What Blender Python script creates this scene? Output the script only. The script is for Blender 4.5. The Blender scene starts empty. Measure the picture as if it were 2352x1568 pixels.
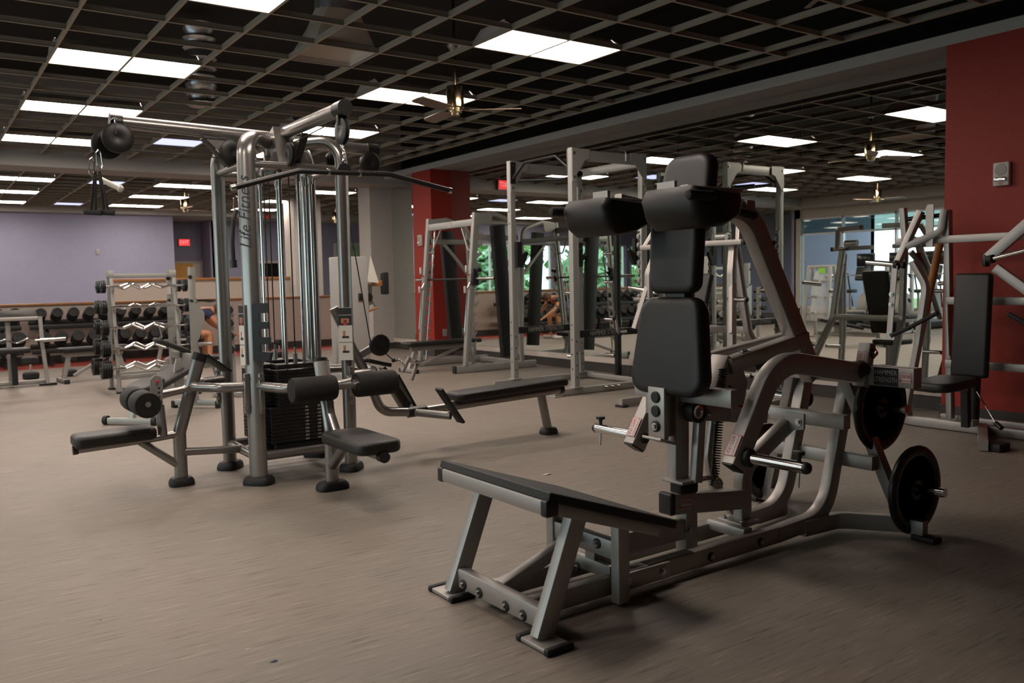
import bpy, bmesh, math, random
from mathutils import Vector, Matrix
random.seed(7)
scene = bpy.context.scene
COL = scene.collection
PI = math.pi

# ------------------------------------------------------------------ camera
def make_camera():
    f, yaw, pitch, roll = 1971.65, -0.610393, -0.0706878, -0.0202315
    cy, sy = math.cos(yaw), math.sin(yaw)
    fw = Vector((-sy*math.cos(pitch), cy*math.cos(pitch), math.sin(pitch)))
    r = Vector((cy, sy, 0)); u = r.cross(fw)
    r2 = r*math.cos(roll)+u*math.sin(roll); u2 = -r*math.sin(roll)+u*math.cos(roll)
    m = Matrix((( r2.x, u2.x, -fw.x, -1.1496), (r2.y, u2.y, -fw.y, -8.9600), (r2.z, u2.z, -fw.z, 1.335), (0, 0, 0, 1)))
    cd = bpy.data.cameras.new('camera'); co = bpy.data.objects.new('camera', cd); COL.objects.link(co)
    co.matrix_world = m
    cd.sensor_fit = 'HORIZONTAL'; cd.sensor_width = 36.0; cd.lens = 36.0*f/2352.0
    cd.clip_start = 0.05; cd.clip_end = 200
    cd.dof.use_dof = True; cd.dof.focus_distance = 4.6; cd.dof.aperture_fstop = 4.0
    scene.camera = co
make_camera()

# ------------------------------------------------------------------ world and exposure
w = bpy.data.worlds.new('world'); scene.world = w; w.use_nodes = True
bg = w.node_tree.nodes['Background']; bg.inputs[0].default_value = (0.80, 0.92, 1.0, 1); bg.inputs[1].default_value = 2.8
scene.view_settings.view_transform = 'Standard'; scene.view_settings.look = 'None'
scene.view_settings.gamma = 1.0; scene.view_settings.use_curve_mapping = False
scene.view_settings.exposure = 0.0
LAMP = 22.0          # emission strength of the ceiling troffers
try:
    scene.cycles.max_bounces = 7; scene.cycles.diffuse_bounces = 3; scene.cycles.glossy_bounces = 4
    scene.cycles.transmission_bounces = 4; scene.cycles.transparent_max_bounces = 6
    scene.cycles.sample_clamp_indirect = 4.0; scene.cycles.caustics_reflective = False; scene.cycles.caustics_refractive = False
    scene.cycles.use_denoising = True
except Exception: pass

# ------------------------------------------------------------------ materials
MAT = {}
def srgb(r, g, b):
    c = lambda v: (v/255/12.92) if v/255 <= 0.04045 else ((v/255+0.055)/1.055)**2.4
    return (c(r), c(g), c(b))
def mat(name, col, rough=0.5, metal=0.0, noise=0.0, nscale=40.0, emit=None, estr=0.0, bump=0.0, spec=None, trans=0.0, alpha=1.0, coat=0.0, stretch=None, sheen=0.0):
    m = bpy.data.materials.new(name); m.use_nodes = True; nt = m.node_tree; b = nt.nodes['Principled BSDF']
    b.inputs['Base Color'].default_value = (*col, 1); b.inputs['Roughness'].default_value = rough; b.inputs['Metallic'].default_value = metal
    if spec is not None: b.inputs['Specular IOR Level'].default_value = spec
    if trans: b.inputs['Transmission Weight'].default_value = trans
    if alpha < 1: b.inputs['Alpha'].default_value = alpha
    if coat: b.inputs['Coat Weight'].default_value = coat
    if emit: b.inputs['Emission Color'].default_value = (*emit, 1); b.inputs['Emission Strength'].default_value = estr
    if noise or bump:
        tc = nt.nodes.new('ShaderNodeTexCoord'); mp = nt.nodes.new('ShaderNodeMapping'); n = nt.nodes.new('ShaderNodeTexNoise')
        nt.links.new(tc.outputs['Object'], mp.inputs[0]); nt.links.new(mp.outputs[0], n.inputs['Vector'])
        if stretch: mp.inputs['Scale'].default_value = stretch
        n.inputs['Scale'].default_value = nscale; n.inputs['Detail'].default_value = 4
        if noise:
            r = nt.nodes.new('ShaderNodeValToRGB')
            a = [max(0, c*(1-noise)) for c in col]; d = [min(1, c*(1+noise)) for c in col]
            r.color_ramp.elements[0].position = 0.3; r.color_ramp.elements[1].position = 0.7
            r.color_ramp.elements[0].color = (*a, 1); r.color_ramp.elements[1].color = (*d, 1)
            nt.links.new(n.outputs['Fac'], r.inputs[0]); nt.links.new(r.outputs[0], b.inputs['Base Color'])
        if bump:
            bp = nt.nodes.new('ShaderNodeBump'); bp.inputs['Strength'].default_value = bump; bp.inputs['Distance'].default_value = 0.002
            nt.links.new(n.outputs['Fac'], bp.inputs['Height']); nt.links.new(bp.outputs[0], b.inputs['Normal'])
    MAT[name] = m; return m
mat('silver', (0.40, 0.375, 0.35), 0.42, 0.55, noise=0.04, nscale=300)
mat('silver_pale', (0.36, 0.355, 0.33), 0.42, 0.45, noise=0.04, nscale=300)
mat('platinum', (0.30, 0.285, 0.27), 0.28, 0.75, noise=0.05, nscale=300)
mat('chrome', (0.78, 0.76, 0.74), 0.12, 1.0)
mat('steel', (0.55, 0.54, 0.52), 0.25, 1.0)
mat('vinyl', (0.008, 0.0072, 0.0064), 0.48, 0.0, bump=0.25, nscale=500)
mat('foam', (0.010, 0.009, 0.008), 0.75, 0.0, bump=0.4, nscale=600)
mat('rubber', (0.008, 0.008, 0.0075), 0.6)
mat('plastic_black', (0.012, 0.012, 0.012), 0.38)
mat('iron_black', (0.010, 0.010, 0.010), 0.35, 0.0, noise=0.3, nscale=60)
mat('black_steel', (0.014, 0.014, 0.014), 0.4, 0.2)
mat('cable', (0.012, 0.012, 0.012), 0.5)
mat('sticker_white', (0.62, 0.56, 0.53), 0.5)
mat('sticker_red', (0.55, 0.05, 0.05), 0.5)
mat('sticker_pink', (0.66, 0.42, 0.40), 0.5)
mat('sticker_orange', (0.75, 0.16, 0.03), 0.5)
mat('ink', (0.02, 0.02, 0.02), 0.6)
mat('ink_grey', (0.30, 0.29, 0.28), 0.6)
mat('skin_print', (0.45, 0.20, 0.12), 0.6)
mat('wood', (0.36, 0.15, 0.045), 0.45, noise=0.25, nscale=6, stretch=(1, 14, 14))
mat('wood_pole', (0.30, 0.12, 0.035), 0.5, noise=0.2, nscale=10, stretch=(8, 8, 1))
mat('wall_white', (0.50, 0.46, 0.42), 0.85, noise=0.03, nscale=12)
mat('wall_cream', (0.52, 0.44, 0.38), 0.85, noise=0.03, nscale=12)
mat('wall_blue', (0.27, 0.27, 0.37), 0.85, noise=0.03, nscale=10)
mat('wall_red', (0.29, 0.016, 0.006), 0.6, noise=0.04, nscale=20)
mat('base_dark', (0.045, 0.040, 0.036), 0.5)
mat('ledge_white', (0.60, 0.53, 0.47), 0.6)
mat('red_floor', (0.35, 0.06, 0.04), 0.7, noise=0.2, nscale=50)
mat('soffit', (0.42, 0.40, 0.38), 0.9, noise=0.02, nscale=10)
mat('tee', (0.36, 0.31, 0.25), 0.7)
mat('deck_black', (0.010, 0.010, 0.010), 0.9)
mat('galv', (0.50, 0.50, 0.55), 0.35, 0.7, noise=0.15, nscale=20)
mat('foil', (0.62, 0.62, 0.66), 0.25, 0.9, bump=1.0, nscale=60)
mat('troffer_body', (0.45, 0.42, 0.42), 0.6)
mat('lamp_white', (0.9, 0.9, 0.9), 0.5, emit=(1.0, 0.86, 0.76), estr=LAMP)
mat('lamp_blue', (0.8, 0.8, 0.9), 0.5, emit=(0.55, 0.60, 1.0), estr=1.3, noise=0.25, nscale=14, stretch=(1, 6, 1))
mat('mirror', (0.80, 0.84, 0.80), 0.0, 1.0)
mat('exit_red', (0.5, 0.02, 0.02), 0.5, emit=(1.0, 0.05, 0.06), estr=0.9)
mat('exit_letter', (0.6, 0.1, 0.1), 0.5, emit=(1.0, 0.35, 0.36), estr=1.0)
mat('brass', (0.42, 0.33, 0.20), 0.18, 1.0)
mat('blade', (0.20, 0.14, 0.10), 0.4)
mat('device_white', (0.60, 0.55, 0.50), 0.5)
mat('device_grey', (0.35, 0.33, 0.31), 0.5)
mat('door_yellow', (0.62, 0.30, 0.02), 0.5)
mat('frame_cream', (0.50, 0.42, 0.36), 0.6)
mat('window_black', (0.008, 0.008, 0.008), 0.15)
mat('win_frame', (0.62, 0.64, 0.66), 0.4, 0.3)
mat('frost', (0.72, 0.78, 0.80), 0.9, emit=(0.86, 0.92, 0.95), estr=0.9)
mat('glass', (0.9, 1.0, 0.97), 0.02, trans=1.0)
mat('leaf', (0.16, 0.34, 0.10), 0.8, noise=0.5, nscale=4)
mat('leaf_pale', (0.30, 0.48, 0.28), 0.8, noise=0.5, nscale=4)
mat('bark', (0.12, 0.09, 0.06), 0.9)
mat('grass', (0.20, 0.32, 0.10), 0.9, noise=0.3, nscale=1)
mat('shirt_navy', (0.030, 0.035, 0.075), 0.8, noise=0.5, nscale=22)
mat('shorts_black', (0.012, 0.012, 0.016), 0.8)
mat('skin', (0.50, 0.22, 0.11), 0.55)
mat('hair', (0.075, 0.030, 0.015), 0.6)
mat('plastic_wrap', (0.75, 0.75, 0.75), 0.15, alpha=0.35, bump=2.0, nscale=25)
mat('green_label', (0.25, 0.55, 0.05), 0.6)
mat('paper', (0.70, 0.66, 0.58), 0.7)
mat('screen', (0.01, 0.012, 0.015), 0.15)
mat('debris', (0.62, 0.56, 0.48), 0.8)
mat('debris_blue', (0.02, 0.03, 0.10), 0.6)
def floor_mat():
    m = bpy.data.materials.new('vinyl_floor'); m.use_nodes = True; nt = m.node_tree; b = nt.nodes['Principled BSDF']
    L = nt.links.new
    tc = nt.nodes.new('ShaderNodeTexCoord')
    def noise(sc, stretch, det, rot=0.0):
        mp = nt.nodes.new('ShaderNodeMapping'); mp.inputs['Scale'].default_value = stretch; mp.inputs['Rotation'].default_value = (0, 0, rot)
        n = nt.nodes.new('ShaderNodeTexNoise'); n.inputs['Scale'].default_value = sc; n.inputs['Detail'].default_value = det; n.inputs['Roughness'].default_value = 0.65
        L(tc.outputs['Object'], mp.inputs[0]); L(mp.outputs[0], n.inputs['Vector']); return n
    n1 = noise(9, (0.45, 7.0, 1), 6); n2 = noise(5, (0.9, 7.0, 1), 5); n3 = noise(0.6, (1, 1, 1), 3)
    def ramp(n, stops):
        r = nt.nodes.new('ShaderNodeValToRGB'); e = r.color_ramp.elements
        while len(e) < len(stops): e.new(0.5)
        for k, (p_, c) in enumerate(stops): e[k].position = p_; e[k].color = (*c, 1)
        L(n.outputs['Fac'], r.inputs[0]); return r
    base = ramp(n1, [(0.30, (0.085, 0.073, 0.062)), (0.42, (0.205, 0.178, 0.152)), (0.58, (0.225, 0.196, 0.168)), (0.72, (0.36, 0.31, 0.265))])
    pale = ramp(n2, [(0.62, (0, 0, 0)), (0.75, (1, 1, 1))])
    mx = nt.nodes.new('ShaderNodeMix'); mx.data_type = 'RGBA'; mx.inputs[7].default_value = (0.31, 0.27, 0.235, 1)
    ml = nt.nodes.new('ShaderNodeMath'); ml.operation = 'MULTIPLY'; ml.inputs[1].default_value = 0.55
    L(pale.outputs[0], ml.inputs[0]); L(ml.outputs[0], mx.inputs[0]); L(base.outputs[0], mx.inputs[6])
    big = ramp(n3, [(0.3, (0.93, 0.95, 0.93)), (0.7, (1.06, 1.0, 0.98))])
    m2 = nt.nodes.new('ShaderNodeMix'); m2.data_type = 'RGBA'; m2.blend_type = 'MULTIPLY'; m2.inputs[0].default_value = 1.0
    L(mx.outputs[2], m2.inputs[6]); L(big.outputs[0], m2.inputs[7]); L(m2.outputs[2], b.inputs['Base Color'])
    b.inputs['Roughness'].default_value = 0.55; b.inputs['Specular IOR Level'].default_value = 0.35
    MAT['vinyl_floor'] = m
floor_mat()

# ------------------------------------------------------------------ mesh builder
V = Vector
def frame_from(d, up):
    d = d.normalized(); up = V(up)
    if abs(d.dot(up.normalized())) > 0.98: up = V((1, 0, 0)) if abs(d.x) < 0.9 else V((0, 1, 0))
    s = d.cross(up).normalized(); n = s.cross(d).normalized()
    return s, n           # side, "up"
def fillet(path, rad, seg=5):
    pts = [V(p) for p in path]
    if rad <= 0 or len(pts) < 3: return pts
    out = [pts[0]]
    for i in range(1, len(pts)-1):
        a, b, c = pts[i-1], pts[i], pts[i+1]
        d1 = (a-b); d2 = (c-b); l1, l2 = d1.length, d2.length; d1.normalize(); d2.normalize()
        ang = d1.angle(d2)
        if ang > 3.1: out.append(b); continue
        t = min(rad/math.tan(ang/2), l1*0.48, l2*0.48); r = t*math.tan(ang/2)
        p1 = b+d1*t; bis = (d1+d2).normalized(); cen = b+bis*(r/math.sin(ang/2))
        v1 = p1-cen; v2 = (b+d2*t)-cen
        if v1.length < 1e-7 or v1.angle(v2) < 1e-4: out.append(b); continue
        u1, u2 = v1.normalized(), v2.normalized(); th = u1.angle(u2)
        for k in range(seg+1):
            f_ = k/seg; out.append(cen+(u1*math.sin((1-f_)*th)+u2*math.sin(f_*th))*(v1.length/math.sin(th)))
    out.append(pts[-1]); return out
class B:
    def __init__(s): s.v = []; s.f = []
    def add(s, vs, fs):
        o = len(s.v); s.v += [V(p) for p in vs]; s.f += [tuple(i+o for i in f) for f in fs]; return s
    def xf(s, m):
        s.v = [m @ p for p in s.v]; return s
    def merge(s, other, m=None):
        return s.add([m @ p for p in other.v] if m else other.v, other.f)
    def sweep(s, path, prof, up=(0, 0, 1), caps=True, scale=None):
        pts = [V(p) for p in path]; n = len(prof); rings = []; prev = None
        for i, p in enumerate(pts):
            if i == 0: d = pts[1]-p
            elif i == len(pts)-1: d = p-pts[i-1]
            else: d = (pts[i+1]-p).normalized()+(p-pts[i-1]).normalized()
            if d.length < 1e-9: d = pts[min(i+1, len(pts)-1)]-pts[max(i-1, 0)]
            d.normalize()
            if prev is None: sd, nn = frame_from(d, up)
            else:
                sd = (prev[0]-d*prev[0].dot(d)).normalized(); nn = sd.cross(d).normalized()
            prev = (sd, nn)
            k = 1.0
            if 0 < i < len(pts)-1:
                h = (pts[i+1]-p).normalized().angle((p-pts[i-1]).normalized(), 0.0); k = 1.0/max(0.5, math.cos(h/2))
            sc = scale[i] if scale else 1.0
            rings.append([p+sd*(x*sc)+nn*(y*sc) for x, y in prof])
        vs = [q for r in rings for q in r]; fs = []
        for i in range(len(rings)-1):
            for j in range(n):
                a = i*n+j; b = i*n+(j+1) % n; fs.append((a, b, b+n, a+n))
        if caps:
            fs.append(tuple(reversed(range(n)))); fs.append(tuple(range((len(rings)-1)*n, len(rings)*n)))
        return s.add(vs, fs)
    def rt(s, path, wd, ht, up=(0, 0, 1), bend=0.0, r=0.006, seg=5):
        """rectangular tube: wd sideways, ht along up"""
        a, b = wd/2, ht/2; r = min(r, a*0.9, b*0.9); c = r*0.29
        prof = [(a, -b+r), (a, b-r), (a-c, b-c), (a-r, b), (-a+r, b), (-a+c, b-c), (-a, b-r), (-a, -b+r), (-a+c, -b+c), (-a+r, -b), (a-r, -b), (a-c, -b+c)]
        return s.sweep(fillet(path, bend, seg), prof, up)
    def ot(s, path, wd, ht, up=(0, 0, 1), bend=0.0, n=14, seg=6):
        """oval tube"""
        prof = [(wd/2*math.cos(2*PI*k/n), ht/2*math.sin(2*PI*k/n)) for k in range(n)]
        return s.sweep(fillet(path, bend, seg), prof, up)
    def ct(s, path, rad, bend=0.0, n=12, seg=6, scale=None):
        prof = [(rad*math.cos(2*PI*k/n), rad*math.sin(2*PI*k/n)) for k in range(n)]
        return s.sweep(fillet(path, bend, seg) if not scale else path, prof, (0, 0, 1), True, scale)
    def cyl(s, a, b, rad, n=16, r2=None):
        a, b = V(a), V(b); sd, nn = frame_from(b-a, (0, 0, 1)); r2 = rad if r2 is None else r2
        vs = [a+(sd*math.cos(2*PI*k/n)+nn*math.sin(2*PI*k/n))*rad for k in range(n)]+[b+(sd*math.cos(2*PI*k/n)+nn*math.sin(2*PI*k/n))*r2 for k in range(n)]
        fs = [(k, (k+1) % n, n+(k+1) % n, n+k) for k in range(n)]+[tuple(reversed(range(n))), tuple(range(n, 2*n))]
        return s.add(vs, fs)
    def lathe(s, o, ax, prof, n=24):
        """prof: (radius, along) pairs revolved about the axis"""
        o, ax = V(o), V(ax).normalized(); sd, nn = frame_from(ax, (0, 0, 1)); vs = []; fs = []; m = len(prof)
        for r, h in prof:
            vs += [o+ax*h+(sd*math.cos(2*PI*k/n)+nn*math.sin(2*PI*k/n))*max(r, 1e-5) for k in range(n)]
        for i in range(m-1):
            for k in range(n): fs.append((i*n+k, i*n+(k+1) % n, (i+1)*n+(k+1) % n, (i+1)*n+k))
        if prof[0][0] > 1e-4: fs.append(tuple(reversed(range(n))))
        if prof[-1][0] > 1e-4: fs.append(tuple(range((m-1)*n, m*n)))
        return s.add(vs, fs)
    def box(s, c, d, r=0.0, rot=None):
        c = V(c); x, y, z = d[0]/2, d[1]/2, d[2]/2; R = rot if rot is not None else Matrix.Identity(3)
        if r <= 0:
            vs = [(-x, -y, -z), (x, -y, -z), (x, y, -z), (-x, y, -z), (-x, -y, z), (x, -y, z), (x, y, z), (-x, y, z)]
            return s.add([c+R @ V(p) for p in vs], [(3, 2, 1, 0), (4, 5, 6, 7), (0, 1, 5, 4), (1, 2, 6, 5), (2, 3, 7, 6), (3, 0, 4, 7)])
        return s.pad(c, d, r, R, 2)
    def pad(s, c, d, r, R=None, k=3, rc=None):
        """rounded box: outline corner radius rc (in x-y), edge rounding r in z"""
        c = V(c); R = R if R is not None else Matrix.Identity(3); hx, hy, hz = d[0]/2, d[1]/2, d[2]/2
        rc = r if rc is None else rc; rc = min(rc, hx*0.98, hy*0.98); r = min(r, hz*0.98, rc if rc > 0 else 1); n = max(2, k+1)
        levels = [(-hz+r*(1-math.cos(t*PI/2/k)), r*(1-math.sin(t*PI/2/k))) for t in range(k+1)] + [(hz-r*(1-math.cos(t*PI/2/k)), r*(1-math.sin(t*PI/2/k))) for t in range(k, -1, -1)]
        def ring(z, ins):
            out = []; q = max(rc-ins, 1e-4)
            for (sx, sy, a0) in ((1, 1, 0), (-1, 1, PI/2), (-1, -1, PI), (1, -1, 1.5*PI)):
                for j in range(n+1):
                    a = a0+j*PI/2/n; out.append(V((sx*(hx-rc)+q*math.cos(a), sy*(hy-rc)+q*math.sin(a), z)))
            return out
        rings = [ring(z, i) for z, i in levels]; m = len(rings[0]); vs = [c+R @ p for rr in rings for p in rr]; fs = []
        for i in range(len(rings)-1):
            for j in range(m): fs.append((i*m+j, i*m+(j+1) % m, (i+1)*m+(j+1) % m, (i+1)*m+j))
        fs.append(tuple(reversed(range(m)))); fs.append(tuple(range((len(rings)-1)*m, len(rings)*m)))
        return s.add(vs, fs)
    def prism(s, poly, o, ax, ay, th):
        """2-D polygon extruded by th along ax x ay, centred"""
        o, ax, ay = V(o), V(ax).normalized(), V(ay).normalized(); nn = ax.cross(ay).normalized(); n = len(poly)
        vs = [o+ax*x+ay*y-nn*(th/2) for x, y in poly]+[o+ax*x+ay*y+nn*(th/2) for x, y in poly]
        return s.add(vs, [tuple(reversed(range(n))), tuple(range(n, 2*n))]+[(k, (k+1) % n, n+(k+1) % n, n+k) for k in range(n)])
    def bolt(s, p, d, r=0.014, h=0.012):
        p, d = V(p), V(d).normalized(); s.cyl(p, p+d*h*0.35, r*1.25, 14); return s.cyl(p, p+d*h, r*0.8, 6)
    def disc(s, p, d, r, h, n=16):
        p, d = V(p), V(d).normalized(); return s.lathe(p, d, [(r, 0), (r, h*0.6), (r*0.85, h), (0, h)], n)
def link(o, parent=None):
    COL.objects.link(o)
    if parent is not None: o.parent = parent
    return o
def mk(name, b, m, parent=None, smooth=True, ang=0.7):
    me = bpy.data.meshes.new(name); me.from_pydata(b.v, [], b.f)
    bm = bmesh.new(); bm.from_mesh(me); bmesh.ops.recalc_face_normals(bm, faces=bm.faces); bm.to_mesh(me); bm.free()
    if smooth:
        me.polygons.foreach_set('use_smooth', [True]*len(me.polygons))
        try: me.set_sharp_from_angle(angle=ang)
        except Exception: pass
    me.materials.append(MAT[m] if isinstance(m, str) else m); me.update()
    return link(bpy.data.objects.new(name, me), parent)
def thing(name, label, cat, loc=(0, 0, 0), rz=0.0, group=None):
    o = bpy.data.objects.new(name, None); o.empty_display_size = 0.1; link(o)
    o.location = loc; o.rotation_euler = (0, 0, rz); o['label'] = label; o['category'] = cat
    if group: o['group'] = group
    return o
def tag(o, label, cat, group=None):
    o['label'] = label; o['category'] = cat
    if group: o['group'] = group
    return o
def struct(name, b, m, parent=None, smooth=False):
    o = mk(name, b, m, parent, smooth)
    if parent is None: o['kind'] = 'structure'
    return o
def children(o): return [c for c in bpy.data.objects if c.parent == o]
def dup(root, loc, rz=None, label=None, group=None):
    r = root.copy(); COL.objects.link(r); r.location = loc
    if rz is not None: r.rotation_euler = (0, 0, rz)
    if label: r['label'] = label
    if group: r['group'] = group
    for ch in children(root):
        c = ch.copy(); COL.objects.link(c); c.parent = r
        for g in children(ch):
            d = g.copy(); COL.objects.link(d); d.parent = c
    return r
def text_mesh(name, body, size, m, o, ax, ay, parent, align='CENTER', shear=0.0, extr=0.0006, sx=1.0):
    """flat lettering on a surface: o = centre, ax = reading direction, ay = up of the letters"""
    cu = bpy.data.curves.new(name, 'FONT'); cu.body = body; cu.size = size; cu.align_x = align; cu.align_y = 'CENTER'; cu.extrude = extr; cu.shear = shear; cu.resolution_u = 2
    t = bpy.data.objects.new(name, cu); COL.objects.link(t)
    dg = bpy.context.evaluated_depsgraph_get(); me = bpy.data.meshes.new_from_object(t.evaluated_get(dg))
    bpy.data.objects.remove(t); bpy.data.curves.remove(cu)
    ax, ay = V(ax).normalized(), V(ay).normalized(); nn = ax.cross(ay)
    mm = Matrix(((ax.x*sx, ay.x, nn.x, o[0]), (ax.y*sx, ay.y, nn.y, o[1]), (ax.z*sx, ay.z, nn.z, o[2]), (0, 0, 0, 1)))
    me.transform(mm); me.name = name; me.materials.clear(); me.materials.append(MAT[m])
    return link(bpy.data.objects.new(name, me), parent)
# ------------------------------------------------------------------ the room
GC, GX, GY, ZC = 0.62118, 0.0218, 0.1702, 3.439
def gx(i): return GX+i*GC
def gy(k): return GY+k*GC
XM = 6.98          # mirror plane
XF = 6.564         # front of soffit and red pillars
def bx(x0, x1, y0, y1, z0, z1): return B().box(((x0+x1)/2, (y0+y1)/2, (z0+z1)/2), (abs(x1-x0), abs(y1-y0), abs(z1-z0)))
def pane_mat(name, tint, refl):
    m = bpy.data.materials.new(name); m.use_nodes = True; nt = m.node_tree; nt.nodes.clear()
    o = nt.nodes.new('ShaderNodeOutputMaterial'); t = nt.nodes.new('ShaderNodeBsdfTransparent'); g = nt.nodes.new('ShaderNodeBsdfGlossy'); x = nt.nodes.new('ShaderNodeMixShader')
    t.inputs[0].default_value = (*tint, 1); g.inputs['Roughness'].default_value = 0.02; x.inputs[0].default_value = refl
    nt.links.new(t.outputs[0], x.inputs[1]); nt.links.new(g.outputs[0], x.inputs[2]); nt.links.new(x.outputs[0], o.inputs[0]); MAT[name] = m
pane_mat('pane_clear', (0.93, 0.98, 0.96), 0.06); pane_mat('pane_teal', (0.42, 0.52, 0.50), 0.10)

fl = struct('floor', bx(-10.3, 12.3, -14, 19, -0.12, 0.0), 'vinyl_floor')
fs_ = mk('red_strip', bx(-6.2, 7.0, 7.55, 8.74, 0.0, 0.003), 'red_floor', fl, False)
# right wall with mirrors
wr = struct('wall_right', bx(XM+0.012, XM+0.3, -14, 7.35, 0, 3.46), 'wall_white')
seams = [-4.80, -2.98, -1.13, 0.72, 2.57, 4.50]
for a, b_ in list(zip(seams[:-1], seams[1:]))+[(5.18, 6.85)]:
    p_ = bx(XM, XM+0.008, a+0.002, b_-0.002, 0.215, 3.347); mk('mirror_panel', p_, 'mirror', wr, False)
struct('baseboard_right', bx(XM-0.02, XM+0.012, -4.8, 6.85, 0, 0.135), 'base_dark')
struct('trim_1', bx(XM-0.035, XM+0.012, -4.8, 6.85, 0.135, 0.213), 'ledge_white')
struct('trim_2', bx(XF, XM+0.02, -14, 6.86, 3.349, 3.452), 'soffit')
# pillars
def pillar(name, x0, x1, y0, y1, m, z1=3.349):
    o = struct(name, bx(x0, x1, y0, y1, 0, z1), m)
    mk('baseboard', bx(x0-0.012, x1-0.01, y0-0.012, y1+0.012, 0, 0.12), 'base_dark', o, False); return o
pillar('wall_red_far', XF, XM+0.02, 4.50, 5.18, 'wall_red'); pillar('wall_red_near', XF, XM+0.02, -14, -4.80, 'wall_red')
pillar('wall_pier', 6.50, 7.3, 6.85, 7.38, 'wall_white', 3.45)
# bulkhead between the two ceilings
struct('trim_3', bx(-6.3, 12.3, 6.30, 7.03, 3.255, 4.7), 'soffit')
# half walls with timber caps
hw = struct('wall_half_front', bx(-6.2, 7.3, 8.74, 8.90, 0, 1.055), 'wall_cream')
mk('wood_cap', B().box((0.55, 8.82, 1.075), (13.5, 0.26, 0.04), 0.008), 'wood', hw)
mk('baseboard', bx(-6.2, 7.3, 8.725, 8.74, 0, 0.14), 'base_dark', hw, False)
hw2 = struct('wall_half_back', bx(2.62, 7.3, 12.0, 12.16, 0, 1.49), 'wall_cream')
mk('wood_cap', B().box((4.95, 12.08, 1.52), (4.7, 0.26, 0.06), 0.01), 'wood', hw2)
struct('wall_column', bx(6.72, 7.42, 11.55, 12.25, 0, ZC+0.05), 'wall_white')
# far wall in three steps
wf = struct('wall_far', bx(-0.7, 5.02-0.02, 16.25, 16.5, 0, 3.33), 'wall_blue')
struct('trim_4', bx(-10.3, 12.3, 15.95, 16.5, 3.33, 3.46), 'soffit')
struct('wall_far_side', bx(4.86, 5.0, 16.5, 18.6, 0, 3.4), 'wall_blue')
struct('wall_far_recess', bx(5.0, 6.4, 18.45, 18.6, 0, 3.4), 'wall_blue')
struct('wall_far_side_right', bx(6.35, 6.5, 17.5, 18.5, 0, 3.4), 'wall_blue')
struct('wall_far_right', bx(6.4, 12.3, 17.5, 17.7, 0, 3.46), 'wall_blue')
struct('ceiling_recess', bx(4.86, 12.3, 16.4, 18.7, 3.33, 3.42), 'soffit')
d = struct('door_1', B().box((5.86, 18.43, 1.06), (1.06, 0.06, 2.14)), 'frame_cream')
mk('door_leaf', B().box((5.72, 18.39, 1.03), (0.66, 0.05, 2.05), 0.006), 'door_yellow', d)
mk('side_light', B().box((6.16, 18.39, 1.5), (0.22, 0.04, 1.1), 0.004), 'ledge_white', d)
d2 = struct('window_1', B().box((8.1, 17.49, 1.55), (0.92, 0.07, 1.1), 0.004), 'frame_cream')
mk('pane', bx(7.72, 8.40, 17.44, 17.46, 1.05, 2.03), 'window_black', d2, False)
w3 = struct('window_2', B().box((11.2, 17.48, 2.1), (1.8, 0.06, 1.15)), 'win_frame')
mk('pane', bx(10.4, 12.0, 17.43, 17.45, 1.6, 2.64), 'leaf_pale', w3, False)
# far left: window wall towards the trees
struct('wall_far_left', B().box((-5.5, 16.35, 0.45), (9.6, 0.2, 0.9)).box((-5.5, 16.35, 3.03), (9.6, 0.2, 0.78)), 'wall_blue')
for k, (a, b_) in enumerate([(-10.0, -8.35), (-8.05, -6.35), (-6.2, -4.55), (-4.4, -2.75), (-2.6, -0.8)]):
    o = struct('window_%d' % (k+3), B().box(((a+b_)/2, 16.35, 0.925), (b_-a, 0.12, 0.05)).box(((a+b_)/2, 16.35, 2.615), (b_-a, 0.12, 0.05)).box((a+0.03, 16.35, 1.77), (0.06, 0.12, 1.65)).box((b_-0.03, 16.35, 1.77), (0.06, 0.12, 1.65)).box(((a+b_)/2, 16.35, 1.77), (0.04, 0.1, 1.65)), 'win_frame')
    mk('pane', bx(a+0.05, b_-0.05, 16.345, 16.353, 0.94, 2.6), 'pane_clear', o, False)
for x in (-8.2, -6.275, -4.475, -2.675): mk('window_post', bx(x-0.09, x+0.09, 16.25, 16.45, 0.9, 2.64), 'wall_blue', wf, False)
struct('wall_left_far', bx(-10.3, -10.1, 7, 16.5, 0, 3.46), 'wall_blue')
struct('wall_left_step', bx(-10.3, -6.3, 7.0, 7.15, 0, 3.46), 'wall_blue')
struct('wall_right_far', bx(12.1, 12.3, 7.3, 17.7, 0, 3.46), 'wall_white')
struct('wall_right_step', bx(7.28, 12.3, 7.2, 7.35, 0, 3.46), 'wall_white')
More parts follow.
